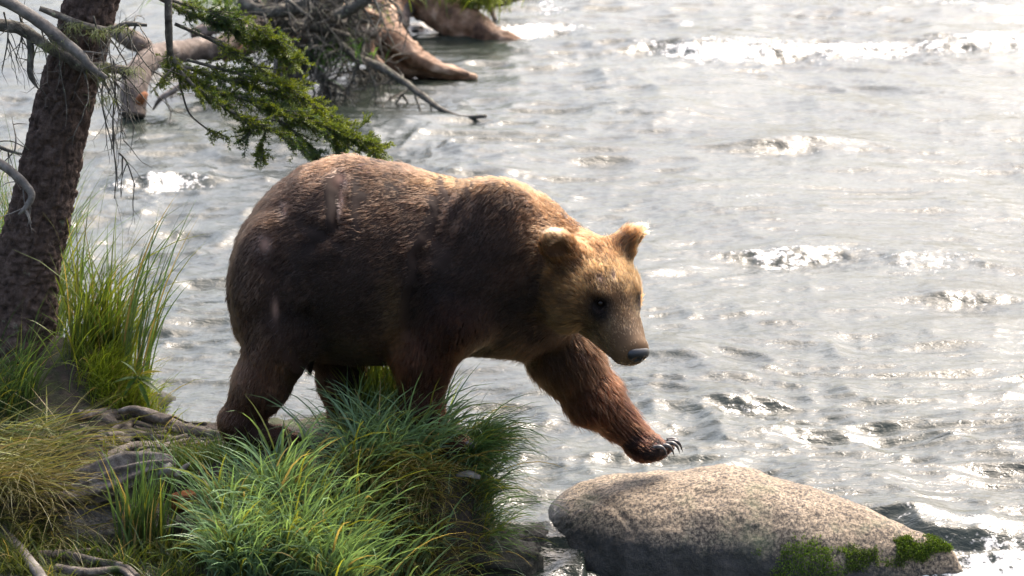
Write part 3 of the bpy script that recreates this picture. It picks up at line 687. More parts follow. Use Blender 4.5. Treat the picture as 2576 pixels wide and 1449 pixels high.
    at.data.foreach_set('color', np.concatenate([np.clip(cc, .004, .8), np.ones((NH, 1))], 1).astype(np.float32).ravel())
    m, nt, b, out = mat('bear_fur'); nt.nodes.remove(b)
    hb = nt.nodes.new('ShaderNodeBsdfHairPrincipled'); hb.parametrization = 'COLOR'
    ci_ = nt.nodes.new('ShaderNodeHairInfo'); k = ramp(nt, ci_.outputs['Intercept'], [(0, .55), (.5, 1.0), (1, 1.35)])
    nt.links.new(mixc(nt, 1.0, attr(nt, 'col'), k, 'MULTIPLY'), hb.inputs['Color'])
    hb.inputs['Roughness'].default_value = .45; hb.inputs['Radial Roughness'].default_value = .6; hb.inputs['IOR'].default_value = 1.22; hb.inputs['Random Roughness'].default_value = .2
    if 'Coat' in hb.inputs: hb.inputs['Coat'].default_value = 0
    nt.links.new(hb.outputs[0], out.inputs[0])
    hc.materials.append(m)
    fur = bpy.data.objects.new('fur', hc); COL.objects.link(fur); fur.parent = bear; fur['kind'] = 'stuff'
    # ---- nose, eyes, claws
    mk, nt, b, out = mat('black_nose'); b.inputs['Base Color'].default_value = (.010, .010, .011, 1); b.inputs['Roughness'].default_value = .34
    bump(nt, b, ntex(nt, 240, 2), .5, .002)
    th, ph = np.meshgrid(np.linspace(0, 2 * np.pi, 40, endpoint=False), np.linspace(0, np.pi, 26))
    q = np.stack([np.cos(ph), np.sin(ph) * np.cos(th), np.sin(ph) * np.sin(th)], -1).reshape(-1, 3)
    L = q * np.array([.028, .046, .037]); L[:, 1] *= 1 + .25 * np.clip(L[:, 2] / .031, -1, 1); L[:, 0] -= .010 * np.clip(-L[:, 2] / .031, 0, 1)
    for s in (-1, 1):
        w = np.exp(-((L[:, 1] - s * .019) / .0095) ** 2 - ((L[:, 2] - (.001 - .004 * (s * L[:, 1] > .019))) / .0085) ** 2) * (q[:, 0] > 0); L[:, 0] -= .018 * w
    L[:, 0] -= .006 * np.exp(-(L[:, 1] / .003) ** 2) * (L[:, 2] < .012) * (q[:, 0] > 0)
    NV = HC + HS * ((L + np.array([.355, 0, -.052])) @ HM)
    i, j = np.meshgrid(np.arange(25), np.arange(40), indexing='ij'); jn = (j + 1) % 40
    mesh_obj('nose', NV, np.stack([i * 40 + j, (i + 1) * 40 + j, (i + 1) * 40 + jn, i * 40 + jn], -1).reshape(-1, 4), mk, bear)['label'] = 'moist black nose with open nostrils'
    me_, nt, b, out = mat('dark_eye'); b.inputs['Base Color'].default_value = (.012, .006, .003, 1); b.inputs['Roughness'].default_value = .22; b.inputs['Specular IOR Level'].default_value = .3
    for s, e in zip((-1, 1), EYES):
        c = e + HS * .000 * f_; mesh_obj('eye', c + q * .0165, np.stack([i * 40 + j, (i + 1) * 40 + j, (i + 1) * 40 + jn, i * 40 + jn], -1).reshape(-1, 4), me_, bear)
    mc, nt, b, out = mat('horn_claw')
    nt.links.new(ramp(nt, ntex(nt, 60, 3), [(.35, (.016, .013, .012)), (.65, (.10, .085, .075))]), b.inputs['Base Color']); b.inputs['Roughness'].default_value = .3
    def claw(c, L_, r, down=.5):
        c = np.array(c); pts = [c + np.array([-.015, 0, .012]), c + np.array([L_ * .35, -.004, .017]), c + np.array([L_ * .75, -.007, .002]), c + np.array([L_, -.009, -L_ * down])]
        tube_obj('claw', pts, [r, r * .95, r * .6, r * .08], mc, bear, seg=10, n=14)
    for tx, ty, dy in PAW_TOES: claw(Ln(tx + 13, ty - 9, dy - .004), .058, .0115, .62)
    for k, dy in enumerate((-.36, -.32, -.28, -.24, -.20)): claw(Ln(1166 + 6 * math.sin(k * .8), 1124 - 3 * k, dy), .062, .0095, .35)
    for k, dy in enumerate((-.37, -.33, -.29, -.25, -.21)): claw(Ln(748 + 5 * math.sin(k * .8), 1106 - 2 * k, dy), .045, .008, .3)
    for k, dy in enumerate((.11, .15, .19, .23, .27)): claw(Ln(986 + 5 * math.sin(k * .8), 1064 - 2 * k, dy), .045, .008, .3)
build_bear()
#@@REST
# ------------------------------------------------------------------ grass on the bank
def grass(name, label, spots, N, L, Wd, lean, droop, colA, colB, tipk=1.5, matl=None, azm=None, azs=1.5, K=6, seed=1, tuft=None, sink=.01):
    """spots: function(N) -> x, y; the blades stand on the bank. kind stuff: nobody could count them"""
    r = np.random.default_rng(seed)
    x, y = spots(r, N)
    if tuft:                                           # gather the blades into tufts of uneven size
        k = max(3, N // tuft); tx, ty = x[:k].copy(), y[:k].copy(); ti = (r.random(N) ** 1.4 * k).astype(int)
        x = tx[ti] + r.normal(0, .035, N); y = ty[ti] + r.normal(0, .035, N); tl = r.uniform(.7, 1.2, k)[ti]; ta = r.uniform(-.9, .9, k)[ti]
    else: tl = np.ones(N); ta = np.zeros(N)
    z = bank_z(x, y) - sink
    base = np.stack([x, y, z], 1)
    az = r.uniform(0, 2 * np.pi, N) if azm is None else azm + ta + r.normal(0, azs, N)
    ln = r.uniform(L[0], L[1], N) * tl
    mixv = np.clip(r.random((N, 1)) * .7 + .3 * (fbm(x * 3, y * 3, seed, 2, 40)[:, None] + .5), 0, 1)
    c = np.array(colA) * (1 - mixv) + np.array(colB) * mixv; c = c * r.uniform(.6, 1.4, (N, 1)); dd = r.random(N); c[dd < .10] = np.array((.16, .17, .03)) * r.uniform(.7, 1.2, ((dd < .10).sum(), 1)); c[dd > .95] = np.array((.24, .18, .08)); ln = ln * r.uniform(.6, 1.3, N)
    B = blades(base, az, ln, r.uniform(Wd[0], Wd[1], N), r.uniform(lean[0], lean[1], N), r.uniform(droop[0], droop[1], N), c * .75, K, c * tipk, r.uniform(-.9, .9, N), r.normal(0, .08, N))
    m = MB(); m.add(*B); o = m.build(name, matl or M_GRASS, None, 'stuff'); o['label'] = label; return o
def box(x0, x1, y0, y1): return lambda r, N: (r.uniform(x0, x1, N), r.uniform(y0, y1, N))
def blob(cx, cy, sx_, sy_): return lambda r, N: (cx + sx_ * r.normal(0, .5, N), cy + sy_ * r.normal(0, .5, N))
BLUE, MID, YEL, PALE = (.062, .110, .056), (.06, .092, .030), (.13, .15, .025), (.17, .245, .125)
STRAW, OLIVE = (.17, .135, .06), (.075, .085, .02)
UPC = -math.pi / 2                                     # azimuth that leans towards the water in front
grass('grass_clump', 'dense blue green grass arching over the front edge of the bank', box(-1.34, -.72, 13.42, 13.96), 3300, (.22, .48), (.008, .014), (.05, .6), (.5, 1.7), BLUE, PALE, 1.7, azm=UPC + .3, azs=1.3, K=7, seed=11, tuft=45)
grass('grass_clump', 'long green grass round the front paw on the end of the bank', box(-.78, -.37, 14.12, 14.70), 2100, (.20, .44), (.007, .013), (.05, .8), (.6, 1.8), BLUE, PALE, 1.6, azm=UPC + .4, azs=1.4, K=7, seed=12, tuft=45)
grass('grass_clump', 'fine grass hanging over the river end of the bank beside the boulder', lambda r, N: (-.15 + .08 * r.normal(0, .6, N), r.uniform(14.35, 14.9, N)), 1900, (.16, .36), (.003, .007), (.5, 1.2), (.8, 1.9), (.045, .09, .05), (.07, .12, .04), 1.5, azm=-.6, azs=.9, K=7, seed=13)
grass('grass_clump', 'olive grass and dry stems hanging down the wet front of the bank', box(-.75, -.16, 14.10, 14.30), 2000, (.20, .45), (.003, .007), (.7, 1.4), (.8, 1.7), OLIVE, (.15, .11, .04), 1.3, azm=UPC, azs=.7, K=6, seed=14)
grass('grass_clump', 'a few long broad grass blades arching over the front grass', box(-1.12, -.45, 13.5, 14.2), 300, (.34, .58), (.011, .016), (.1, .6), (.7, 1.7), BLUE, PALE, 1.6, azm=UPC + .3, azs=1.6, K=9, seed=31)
grass('grass_clump', 'sunlit grass standing between the legs of the bear', box(-.80, -.35, 14.85, 15.2), 900, (.28, .55), (.006, .011), (.02, .3), (.1, .8), (.07, .12, .03), YEL, 1.4, K=6, seed=15)
grass('grass_clump', 'tall yellow green grass growing at the foot of the spruce trunk', lambda r, N: (r.uniform(-2.20, -1.98, N), r.uniform(15.22, 15.6, N)), 400, (.32, .74), (.006, .012), (.0, .5), (.2, 1.2), (.06, .11, .025), YEL, 1.3, azm=.1, azs=1.3, K=7, seed=16, tuft=40)
grass('grass_clump', 'short bright tuft on the soil mound right of the trunk', blob(-1.98, 15.22, .16, .14), 1300, (.10, .28), (.003, .006), (.1, .8), (.3, 1.6), (.08, .13, .02), (.17, .21, .02), 1.3, azm=-.5, azs=1.3, K=5, seed=17)
grass('grass_clump', 'shaded green grass behind the trunk at the river side', lambda r, N: (r.uniform(-3.0, -2.42, N), r.uniform(15.9, 16.4, N)), 1400, (.5, 1.1), (.006, .012), (.02, .3), (.2, 1.1), BLUE, MID, 1.4, K=6, seed=18)
grass('grass_clump', 'dark grass in front of the spruce trunk', lambda r, N: (r.uniform(-2.75, -2.38, N), r.uniform(14.75, 15.15, N)), 480, (.22, .46), (.005, .010), (.05, .5), (.4, 1.6), (.03, .06, .03), MID, 1.3, azm=-.6, azs=1.2, K=6, seed=19, tuft=30)
grass('matted_grass', 'matted green and straw coloured grass sprawling down the bank below the trunk', lambda r, N: (r.uniform(-2.75, -2.10, N), r.uniform(13.95, 14.75, N)), 1400, (.22, .50), (.004, .009), (.9, 1.5), (.2, .9), (.075, .12, .03), STRAW, 1.4, M_DRY, azm=UPC + .5, azs=1.7, K=7, seed=20)
grass('matted_grass', 'dry straw hanging over the dark hollow beside the grey log', lambda r, N: (r.uniform(-2.75, -2.02, N), r.uniform(13.85, 14.12, N)), 900, (.30, .62), (.003, .006), (.8, 1.4), (.7, 1.5), OLIVE, STRAW, 1.2, M_DRY, azm=UPC + .5, azs=.6, K=7, seed=21)
grass('grass_clump', 'thin low grass growing between the roots', lambda r, N: (r.uniform(-1.95, -1.25, N), r.uniform(14.25, 15.0, N)), 600, (.05, .20), (.003, .007), (.1, .9), (.3, 1.6), (.05, .08, .02), (.13, .14, .03), 1.4, K=5, seed=22, tuft=35)
grass('grass_clump', 'green tuft beside the hind foot of the bear', lambda r, N: (r.uniform(-1.62, -1.3, N), r.uniform(14.2, 14.6, N)), 700, (.06, .18), (.004, .008), (.1, .8), (.4, 1.5), (.05, .09, .025), (.11, .15, .04), 1.4, azm=UPC, azs=1.4, K=6, seed=23)
grass('grass_clump', 'low grass round the roots at the foot of the bank', lambda r, N: (r.uniform(-2.7, -1.35, N), r.uniform(13.3, 13.95, N)), 2600, (.06, .20), (.004, .008), (.1, .8), (.4, 1.5), (.04, .07, .02), (.10, .11, .03), 1.3, K=5, seed=24, tuft=40)
grass('reed_clump', 'narrow upright reeds standing before the dark hollow', blob(-1.70, 13.82, .10, .09), 170, (.28, .52), (.009, .015), (.0, .22), (.05, .6), (.05, .10, .04), (.09, .13, .04), 1.4, azm=0, azs=1.6, K=7, seed=25)
grass('reed_clump', 'tall thin reed stems leaning over the water beside the trunk', lambda r, N: (r.uniform(-1.98, -1.84, N), r.uniform(15.2, 15.42, N)), 40, (.55, .95), (.008, .014), (.02, .22), (.15, .9), (.055, .10, .05), (.08, .13, .05), 1.3, azm=.1, azs=.5, K=9, seed=26)
# moss carpets: short upright shoots
grass('moss_carpet', 'yellow green moss on the shaded front of the bank', box(-.72, -.08, 14.05, 14.45), 9000, (.012, .05), (.003, .006), (.1, .9), (.3, 1.5), (.05, .055, .008), (.10, .10, .012), 1.3, M_MOSS, K=3, seed=27)
grass('moss_carpet', 'bright moss on the river end of the bank', lambda r, N: (r.uniform(-.25, 0.0, N), r.uniform(14.45, 14.85, N)), 3000, (.015, .05), (.003, .006), (.1, .9), (.3, 1.5), (.10, .13, .015), (.16, .19, .02), 1.3, M_MOSS, K=3, seed=28)

# ------------------------------------------------------------------ the leaning spruce
tree = thing('spruce_tree', 'leaning spruce with scaly bark, dead lichened limbs and one green bough', 'tree')
TY = 15.5
tp = [(5, 1010, 175), (22, 930, 138), (40, 820, 104), (60, 700, 88), (85, 600, 80), (120, 450, 74), (151, 300, 69), (186, 170, 65), (217, 50, 62), (260, -110, 58), (330, -380, 52), (400, -700, 44), (460, -1050, 34), (500, -1400, 22), (520, -1700, 8)]
V, F = tube([P(a, b, TY) for a, b, c in tp], [c * 2.01e-3 for a, b, c in tp], 110, 620, rough=.05, rs=1.6, seed=4)
c0 = spline([P(a, b, TY) for a, b, c in tp], 620)
ring = np.repeat(c0, 110, 0); nv_ = len(ring); rd = norm(V[:nv_] - ring); xx, yy, zz_ = V[:nv_].T
ang = np.arctan2(rd[:, 1], rd[:, 0])
cell = np.abs(noise(ang * 5.5 + .6 * noise(ang * 3, zz_ * 6, 0, 7), zz_ * 13 + 1.5 * noise(ang * 4, zz_ * 3, 0, 8), 1, 9)); cell2 = np.abs(noise(ang * 11, zz_ * 28, 2, 10))
V[:nv_] += rd * (.016 * np.clip(cell * 2.2, 0, 1) + .008 * np.clip(cell2 * 2, 0, 1) - .012 + .006 * fbm(xx * 30, yy * 30, zz_ * 30, 2, 12))[:, None]
mb = MB(); mb.add(V, F); mb.build('trunk', M_BARK, tree)

def twig(mb, p, d, L, r, r_, depth=0, grav=.25, kink=.35, side=.5):
    n = max(3, int(L / .05)); pts = [p]; d = np.array(d, float)
    for i in range(n):
        d = norm(d + r_.normal(0, kink, 3) * .4 + np.array([0, 0, -grav * .15])); pts.append(pts[-1] + d * L / n)
        if depth < 2 and r_.random() < side and i > 0:
            twig(mb, pts[-1], norm(d + r_.normal(0, .8, 3)), L * r_.uniform(.25, .55), r * .6, r_, depth + 1, grav, kink, side * .7)
    rr = np.linspace(r, r * .35, len(pts)); V, F = tube(pts, rr * (1 + .25 * r_.random(len(pts))), 5, len(pts) * 2, caps=False); mb.add(V, F)
def limb(name, pts, rad, matl, parent, twigs=0, tl=(.15, .4), tr=.004, seed=0, grav=.6, seg=14, rough=.16, down=.6, **kw):
    """a limb and the twigs that grow on it"""
    r_ = np.random.default_rng(seed); pts = [P(*a) for a in pts]
    V, F = tube(pts, rad, seg, max(24, len(pts) * 12), rough=rough, rs=14, seed=seed, groove=kw.get('groove', .06))
    mb = MB(); mb.add(V, F); o = mb.build(name, matl, parent)
    if twigs:
        C = spline(pts, 60); T = norm(np.gradient(C, axis=0)); tm = MB()
        for k in range(twigs):
            i = r_.integers(8, 59); d = norm(r_.normal(0, 1, 3) + np.array([0, 0, -down]) + T[i] * .4)
            twig(tm, C[i], d, r_.uniform(*tl), tr * r_.uniform(.6, 1.2), r_, 0, grav)
        tm.build('twigs', kw.get('tmat', M_DEAD), o, 'stuff')
    return o
TYf = TY - .22
limb('branch', [(-90, -20, TYf - .1), (0, -2, TYf - .1), (75, 38, TYf - .1), (150, 95, TYf - .12), (205, 140, TYf - .14), (225, 165, TYf - .15), (268, 196, TYf - .16)], [.034, .030, .028, .027, .024, .020, .012], M_BARE, tree, 8, (.1, .3), .004, 31, rough=.08, tmat=M_BARE)
limb('branch', [(-80, 40, TYf), (0, 62, TYf), (50, 72, TYf), (90, 96, TYf), (140, 130, TYf), (200, 160, TYf), (265, 200, TYf)], [.034, .032, .03, .03, .027, .022, .012], M_DEAD, tree, 14, (.12, .35), .004, 32)
limb('branch', [(150, 60, TYf + .05), (100, 20, TYf), (150, 40, TYf), (200, 62, TYf), (270, 75, TYf), (320, 60, TYf), (370, 63, TYf)][1:], [.012, .018, .02, .016, .013, .008], M_DEAD, tree, 16, (.12, .45), .004, 33)
limb('branch', [(110, 60, TY - .02), (190, 160, TY - .16), (260, 170, TY - .18), (330, 178, TY - .15)], [.028, .027, .026, .020], M_DEAD, tree, 12, (.15, .4), .0045, 34)
limb('branch', [(68, 70, TYf), (77, 120, TYf), (76, 180, TYf), (84, 205, TYf), (97, 224, TYf)], [.015, .016, .014, .011, .004], M_DEAD, tree, 3, (.1, .25), .003, 35)
limb('branch', [(-80, 375, TYf - .1), (-10, 405, TYf - .1), (30, 432, TYf - .12), (66, 468, TYf - .14), (80, 492, TYf - .15), (70, 516, TYf - .15), (47, 540, TYf - .15)], [.026, .024, .022, .020, .018, .015, .006], M_BARE, tree, 5, (.08, .22), .0045, 36, rough=.1, tmat=M_BARE)
limb('branch', [(62, 526, TYf - .15), (70, 540, TYf - .15), (79, 562, TYf - .15)], [.009, .007, .003], M_BARE, tree, 0, seed=37)
limb('branch', [(-60, 330, TYf), (0, 370, TYf), (55, 388, TYf)], [.012, .01, .005], M_DEAD, tree, 7, (.1, .3), .004, 38)
hang = [[(235, 40), (250, 100), (262, 170), (256, 240), (262, 290), (290, 400), (296, 470)], [(285, 150), (290, 210), (284, 300), (286, 370), (292, 440), (288, 500)], [(320, 60), (326, 95), (345, 130), (370, 165), (388, 185)],
        [(300, 180), (318, 210), (320, 260), (330, 300)], [(262, 180), (282, 196), (312, 230), (336, 240)], [(225, 60), (240, 90), (270, 120), (280, 160), (300, 300)], [(300, 385), (320, 410), (340, 470)], [(145, 60), (160, 130), (138, 178)], [(10, 30), (20, 90), (5, 180)], [(45, 20), (55, 80), (40, 150)]]
for k, hpts in enumerate(hang):
    limb('hanging_twig', [(a, b, TY - .25 + .03 * (k % 4)) for a, b in hpts], np.linspace(.0055, .0025, len(hpts)), M_DEAD, tree, 7, (.05, .22), .0026, 60 + k, seg=7, grav=1.0, down=1.2)
for k in range(9):                                     # beard lichen on the limbs
    r_ = np.random.default_rng(90 + k); c = P(*[(150, 95), (262, 190), (255, 165), (330, 175), (262, 245), (245, 80), (190, 62), (300, 70), (120, 115)][k], TY - .33); B = blades(np.tile(c, (90, 1)) + r_.normal(0, .018, (90, 3)) * np.array([1.6, 1, .6]), r_.uniform(0, 6.28, 90), r_.uniform(.02, .07, 90), np.full(90, .0022), r_.uniform(1.4, 3, 90), r_.uniform(0, 1, 90), np.tile((.13, .15, .075), (90, 1)), 4)
    mb = MB(); mb.add(*B); mb.build('beard_lichen', M_MOSS, tree, 'stuff')

# the green bough: stems, side shoots and needles
def bough():
    r_ = np.random.default_rng(5); BY = 15.85
    stems = [([(300, -420, 15.55), (380, -230, 15.7), (420, -60, BY - .05), (424, 60, BY - .05), (436, 150, BY), (520, 215, BY), (640, 255, BY), (740, 290, BY), (830, 325, BY), (905, 352, BY), (940, 375, BY + .05)], .026, .35, 1.0),
             ([(436, 160, BY), (560, 195, BY + .1), (690, 235, BY + .15), (780, 262, BY + .15), (870, 312, BY + .1)], .012, .06, 1.0),
             ([(440, 165, BY), (500, 225, BY - .1), (600, 290, BY - .12), (690, 330, BY - .1), (745, 365, BY - .1)], .010, .06, .8),
             ([(620, 250, BY), (720, 315, BY), (780, 370, BY), (800, 412, BY + .05)], .008, .1, .8),
             ([(740, 285, BY), (820, 335, BY + .05), (850, 372, BY + .1), (865, 405, BY + .1)], .008, .1, .9),
             ([(330, -300, 15.6), (360, -60, BY), (450, 20, BY + .1), (560, 62, BY + .15), (650, 98, BY + .2), (725, 140, BY + .2)], .020, .35, .9),
             ([(430, 0, BY), (520, 25, BY + .1), (610, 50, BY + .1), (690, 95, BY + .15)], .010, .1, .9),
             ([(440, 60, BY + .1), (540, 105, BY + .15), (640, 165, BY + .2), (745, 225, BY + .25)], .010, .3, .45),
             ([(470, 150, BY + .05), (600, 185, BY + .1), (700, 210, BY + .1), (790, 262, BY + .1)], .009, .1, .9),
             ([(436, 170, BY - .05), (420, 185, BY - .08), (412, 192, BY - .1)], .006, .0, .8),
             ([(445, 175, BY), (460, 240, BY), (480, 290, BY - .03), (528, 330, BY - .03)], .006, .9, .15),
             ([(700, 300, BY - .05), (640, 320, BY - .08), (622, 350, BY - .1)], .005, .2, .7), ([(690, 290, BY - .05), (668, 330, BY - .1), (660, 350, BY - .1), (655, 375, BY - .1)], .005, .3, .7)]
    wood = MB(); tips = []
    for pts, r0, skip, dens in stems:
        pp = [P(*a) for a in pts]; V, F = tube(pp, np.linspace(r0, .004, len(pp)), 9, len(pp) * 8, rough=.15, rs=20, seed=3); wood.add(V, F)
        C = spline(pp, 120); T = norm(np.gradient(C, axis=0)); Ls = np.linalg.norm(np.diff(C, axis=0), axis=1).sum()
        vis = [i for i in range(120) if C[i][2] < 3.2 and i / 120 >= skip]
        for k in range(int(Ls * 105 * dens)):
            i = vis[r_.integers(len(vis))]; s = r_.choice([-1, 1])
            sd = np.cross(T[i], [0, 0, 1.0]); d = norm(T[i] * r_.uniform(.5, 1.2) + sd * s * r_.uniform(.1, .7) + np.array([0, 0, r_.uniform(-.45, .22)]))
            L = r_.uniform(.05, .16); m = 6; q = [C[i]]
            for _ in range(m): d = norm(d + r_.normal(0, .12, 3) + np.array([0, 0, .02])); q.append(q[-1] + d * L / m)
            V, F = tube(q, np.linspace(.0035, .0018, m + 1), 4, m + 1, caps=False); wood.add(V, F); tips.append((np.array(q), r_.random()))
            for _ in range(r_.integers(1, 4)):
                j = r_.integers(2, m); d2 = norm(d + r_.normal(0, .7, 3)); L2 = L * r_.uniform(.3, .6); q2 = q[j] + d2 * np.linspace(0, L2, 5)[:, None]; tips.append((q2, r_.random()))
    root = wood.build('bough', M_DEAD, tree); root['label'] = 'green spruce bough hanging over the back of the bear'
    B, A, Ln_, Cc = [], [], [], []
    Q = [];
    for q, sh in tips:
        L = np.linalg.norm(np.diff(q, axis=0), axis=1).sum(); n = int(L * 520) + 6
        t = np.sort(r_.random(n)) * .999 * (len(q) - 1); i = t.astype(int); p = q[i] + (q[i + 1] - q[i]) * (t - i)[:, None]
        ax_ = norm(q[i + 1] - q[i]); pe = norm(np.cross(ax_, r_.normal(0, 1, (n, 3)))); d = norm(ax_ * r_.uniform(.5, 1.0, (n, 1)) + pe * .8 + np.array([0, 0, .25]))
        B.append(p); Q.append(d); tone = .5 * sh + .5 * np.clip(.5 + .9 * fbm(p[:, 0] * 4, p[:, 2] * 6, p[:, 1] * 4, 2, 77), 0, 1)
        c = np.array((.032, .075, .042)) * (1 - tone[:, None]) + np.array((.15, .18, .018)) * tone[:, None]; Cc.append(c * r_.uniform(.7, 1.3, (n, 1)))
    B, Q, Cc = np.concatenate(B), np.concatenate(Q), np.concatenate(Cc); n = len(B)
    L = r_.uniform(.013, .022, n)[:, None]; s = norm(np.cross(Q, r_.normal(0, 1, (n, 3)))) * .0017
    V = np.stack([B - s, B + s, B + Q * L * .6 + s * .9, B + Q * L, B + Q * L * .6 - s * .9], 1).reshape(-1, 3); k = np.arange(n)[:, None] * 5
    o = mesh_obj('needles', V, [np.concatenate([k, k + 1, k + 2, k + 4], 1), np.concatenate([k + 4, k + 2, k + 3], 1)], M_NEEDLE, root, False, {'col': np.repeat(Cc, 5, 0)}, 'stuff')
bough()

# roots of the spruce spreading over the bank
def bank_pts(pxy, lift=.02):
    out = []
    for a, b in pxy:
        p = onz(a, b, .47)
        for _ in range(6): p = onz(a, b, float(bank_z(p[0], p[1])) + lift)
        out.append(p)
    return out
rts = [([(120, 1010), (230, 1048), (330, 1045), (420, 1072), (500, 1090), (575, 1100)], .030, .016), ([(250, 1040), (330, 1080), (380, 1100), (450, 1105), (540, 1120)], .020, .010), ([(280, 1030), (360, 1050), (430, 1080), (520, 1078), (590, 1090)], .018, .012),
       ([(260, 1155), (330, 1130), (400, 1112), (470, 1098)], .020, .008), ([(300, 1110), (360, 1095), (430, 1100), (500, 1100)], .014, .008), ([(190, 1050), (260, 1035), (320, 1030), (400, 1046)], .022, .012), ([(270, 1170), (340, 1148), (420, 1128), (500, 1130)], .017, .007),
       ([(380, 1070), (420, 1092), (470, 1108), (545, 1108)], .012, .008), ([(520, 1085), (548, 1095), (560, 1120), (545, 1150), (525, 1170)], .011, .006), ([(270, 1062), (310, 1075), (345, 1098), (370, 1120)], .012, .006), ([(430, 1085), (470, 1080), (520, 1092), (560, 1088)], .012, .008),
       ([(330, 1060), (300, 1085), (240, 1100), (190, 1110)], .014, .006), ([(360, 1118), (420, 1116), (480, 1112)], .010, .006), ([(200, 1075), (260, 1085), (330, 1118), (390, 1130), (450, 1122)], .013, .006)]
for k in range(22):
    r_ = np.random.default_rng(330 + k); x0, y0 = r_.uniform(200, 420), r_.uniform(1025, 1150); n_ = r_.integers(4, 6); y1 = 1085 + (y0 - 1085) * .5
    rts.append(([(x0 + (r_.uniform(90, 200)) * i / (n_ - 1), y0 + (y1 - y0) * i / (n_ - 1) + r_.normal(0, 5)) for i in range(n_)], r_.uniform(.008, .017), .005))
for k, (q, a, b) in enumerate(rts):
    r_ = np.random.default_rng(300 + k); a, b = a * 1.35, b * 1.35; w = bank_pts(q, a * .8)
    w = [p + r_.normal(0, .008, 3) for p in w]
    tube_obj('root', w, np.linspace(a, b, len(w)), M_ROOT, tree, 12, len(w) * 9, rough=.18, rs=9, seed=k, groove=.12)
for k, (q, a, b) in enumerate([([(-60, 1270), (0, 1330), (50, 1385), (95, 1440), (130, 1500)], .032, .024), ([(100, 1400), (160, 1395), (230, 1410), (310, 1425), (345, 1450)], .024, .014), ([(140, 1430), (220, 1440), (300, 1432), (340, 1460)], .022, .012), ([(170, 1390), (240, 1385), (290, 1402)], .014, .008)]):
    w = [onz(x_, y_, .24 + .03 * (k == 0)) for x_, y_ in q]
    tube_obj('root', w, np.linspace(a, b, len(w)), M_ROOT if k else M_BARE, tree, 14, 50, rough=.15, rs=7, seed=20 + k, groove=.15)

# ------------------------------------------------------------------ wood and stones along the bank
lg = thing('weathered_log', 'grey weathered cracked log over the dark hollow in the bank', 'log')
w = [P(120, 1240, 14.15), P(215, 1240, 14.12), P(290, 1215, 14.08), P(350, 1190, 14.05), P(420, 1172, 14.04), P(440, 1168, 14.05)]
tube_obj('wood', w, [.10, .10, .092, .078, .05, .02], M_ROOT, lg, 60, 160, rough=.22, rs=5, seed=8, groove=.45)
tube_obj('knot', [P(395, 1195, 14.02), P(420, 1180, 14.0), P(432, 1168, 14.0)], [.03, .035, .012], M_BARE, lg, 14, 20, rough=.2, rs=12, seed=9)
tube_obj('side_branch', [P(440, 1200, 14.0), P(460, 1180, 14.02), P(478, 1165, 14.03)], [.012, .014, .006], M_BARE, lg, 9, 14, rough=.2, rs=12, seed=10)
tag(tube_obj('broken_wood', [P(430, 1262, 14.0), P(475, 1256, 13.98), P(540, 1240, 14.0)], [.035, .048, .03], M_ORANGE, None, 22, 40, rough=.25, rs=9, seed=11, groove=.2), 'broken orange rotten wood below the roots beside the grass', 'wood')
tag(tube_obj('wood_chip', [P(1150, 1195, 14.32), P(1180, 1192, 14.3), P(1208, 1200, 14.3)], [.018, .03, .02], M_BARE, None, 14, 20, rough=.3, rs=16, seed=12, groove=.2, flat=.5), 'pale flaking wood stub under the front claws', 'wood')
tag(tube_obj('wet_log', [onz(280, 1000, .30), onz(350, 998, .16), onz(395, 1002, .07), onz(440, 1008, -.02)], [.06, .055, .045, .02], wood_mat('wet_dark_wood', (.008, .007, .006), (.02, .017, .014), (.05, .04, .035), 14, .35), None, 18, 40, rough=.2, rs=6, seed=13), 'dark wet log end in the water behind the roots', 'log')
tag(tube_obj('split_branch', [P(300, 1035, 14.95), P(345, 1030, 14.9), P(400, 1052, 14.88), P(432, 1048, 14.9)], [.012, .022, .026, .010], M_ROOT, None, 12, 30, rough=.25, rs=9, seed=14, groove=.15), 'short pale split branch lying behind the roots', 'branch')
def small_rock(name, label, px, py, z, r, seed, cc):
    c = onz(px, py, z); th, ph = np.meshgrid(np.linspace(0, 2 * np.pi, 60, endpoint=False), np.linspace(0, np.pi, 40))
    q = np.stack([np.sin(ph) * np.cos(th), np.sin(ph) * np.sin(th), np.cos(ph)], -1).reshape(-1, 3)
    q = np.sign(q) * np.abs(q) ** .85
    V = c + q * np.array(r) * (1 + .16 * fbm(q[:, 0] * 1.8 + seed, q[:, 1] * 1.8, q[:, 2] * 1.8, 3, seed) + .03 * noise(q[:, 0] * 14, q[:, 1] * 14, q[:, 2] * 14, seed))[:, None]
    i, j = np.meshgrid(np.arange(39), np.arange(60), indexing='ij'); jn = (j + 1) % 60
    m = wood_mat(name + '_stone', *cc, 34, .8, moss=((.04, .05, .015), 5, .6), bumpd=.006)
    tag(mesh_obj(name, V, np.stack([i * 60 + j, (i + 1) * 60 + j, (i + 1) * 60 + jn, i * 60 + jn], -1).reshape(-1, 4), m), label, 'stone')
small_rock('lichened_stone', 'rough grey stone in the shade under the weathered log', 275, 1345, .20, (.34, .24, .16), 3, ((.02, .018, .015), (.075, .068, .055), (.17, .155, .13)))
small_rock('wet_stone', 'black wet stone between the bank and the granite boulder', 1320, 1385, -.10, (.16, .18, .13), 5, ((.006, .006, .005), (.016, .015, .012), (.04, .036, .03)))
small_rock('wet_stone', 'dark mossy stone at the water under the hanging grass', 1215, 1420, -.08, (.26, .16, .13), 6, ((.008, .008, .005), (.02, .019, .012), (.045, .04, .03)))
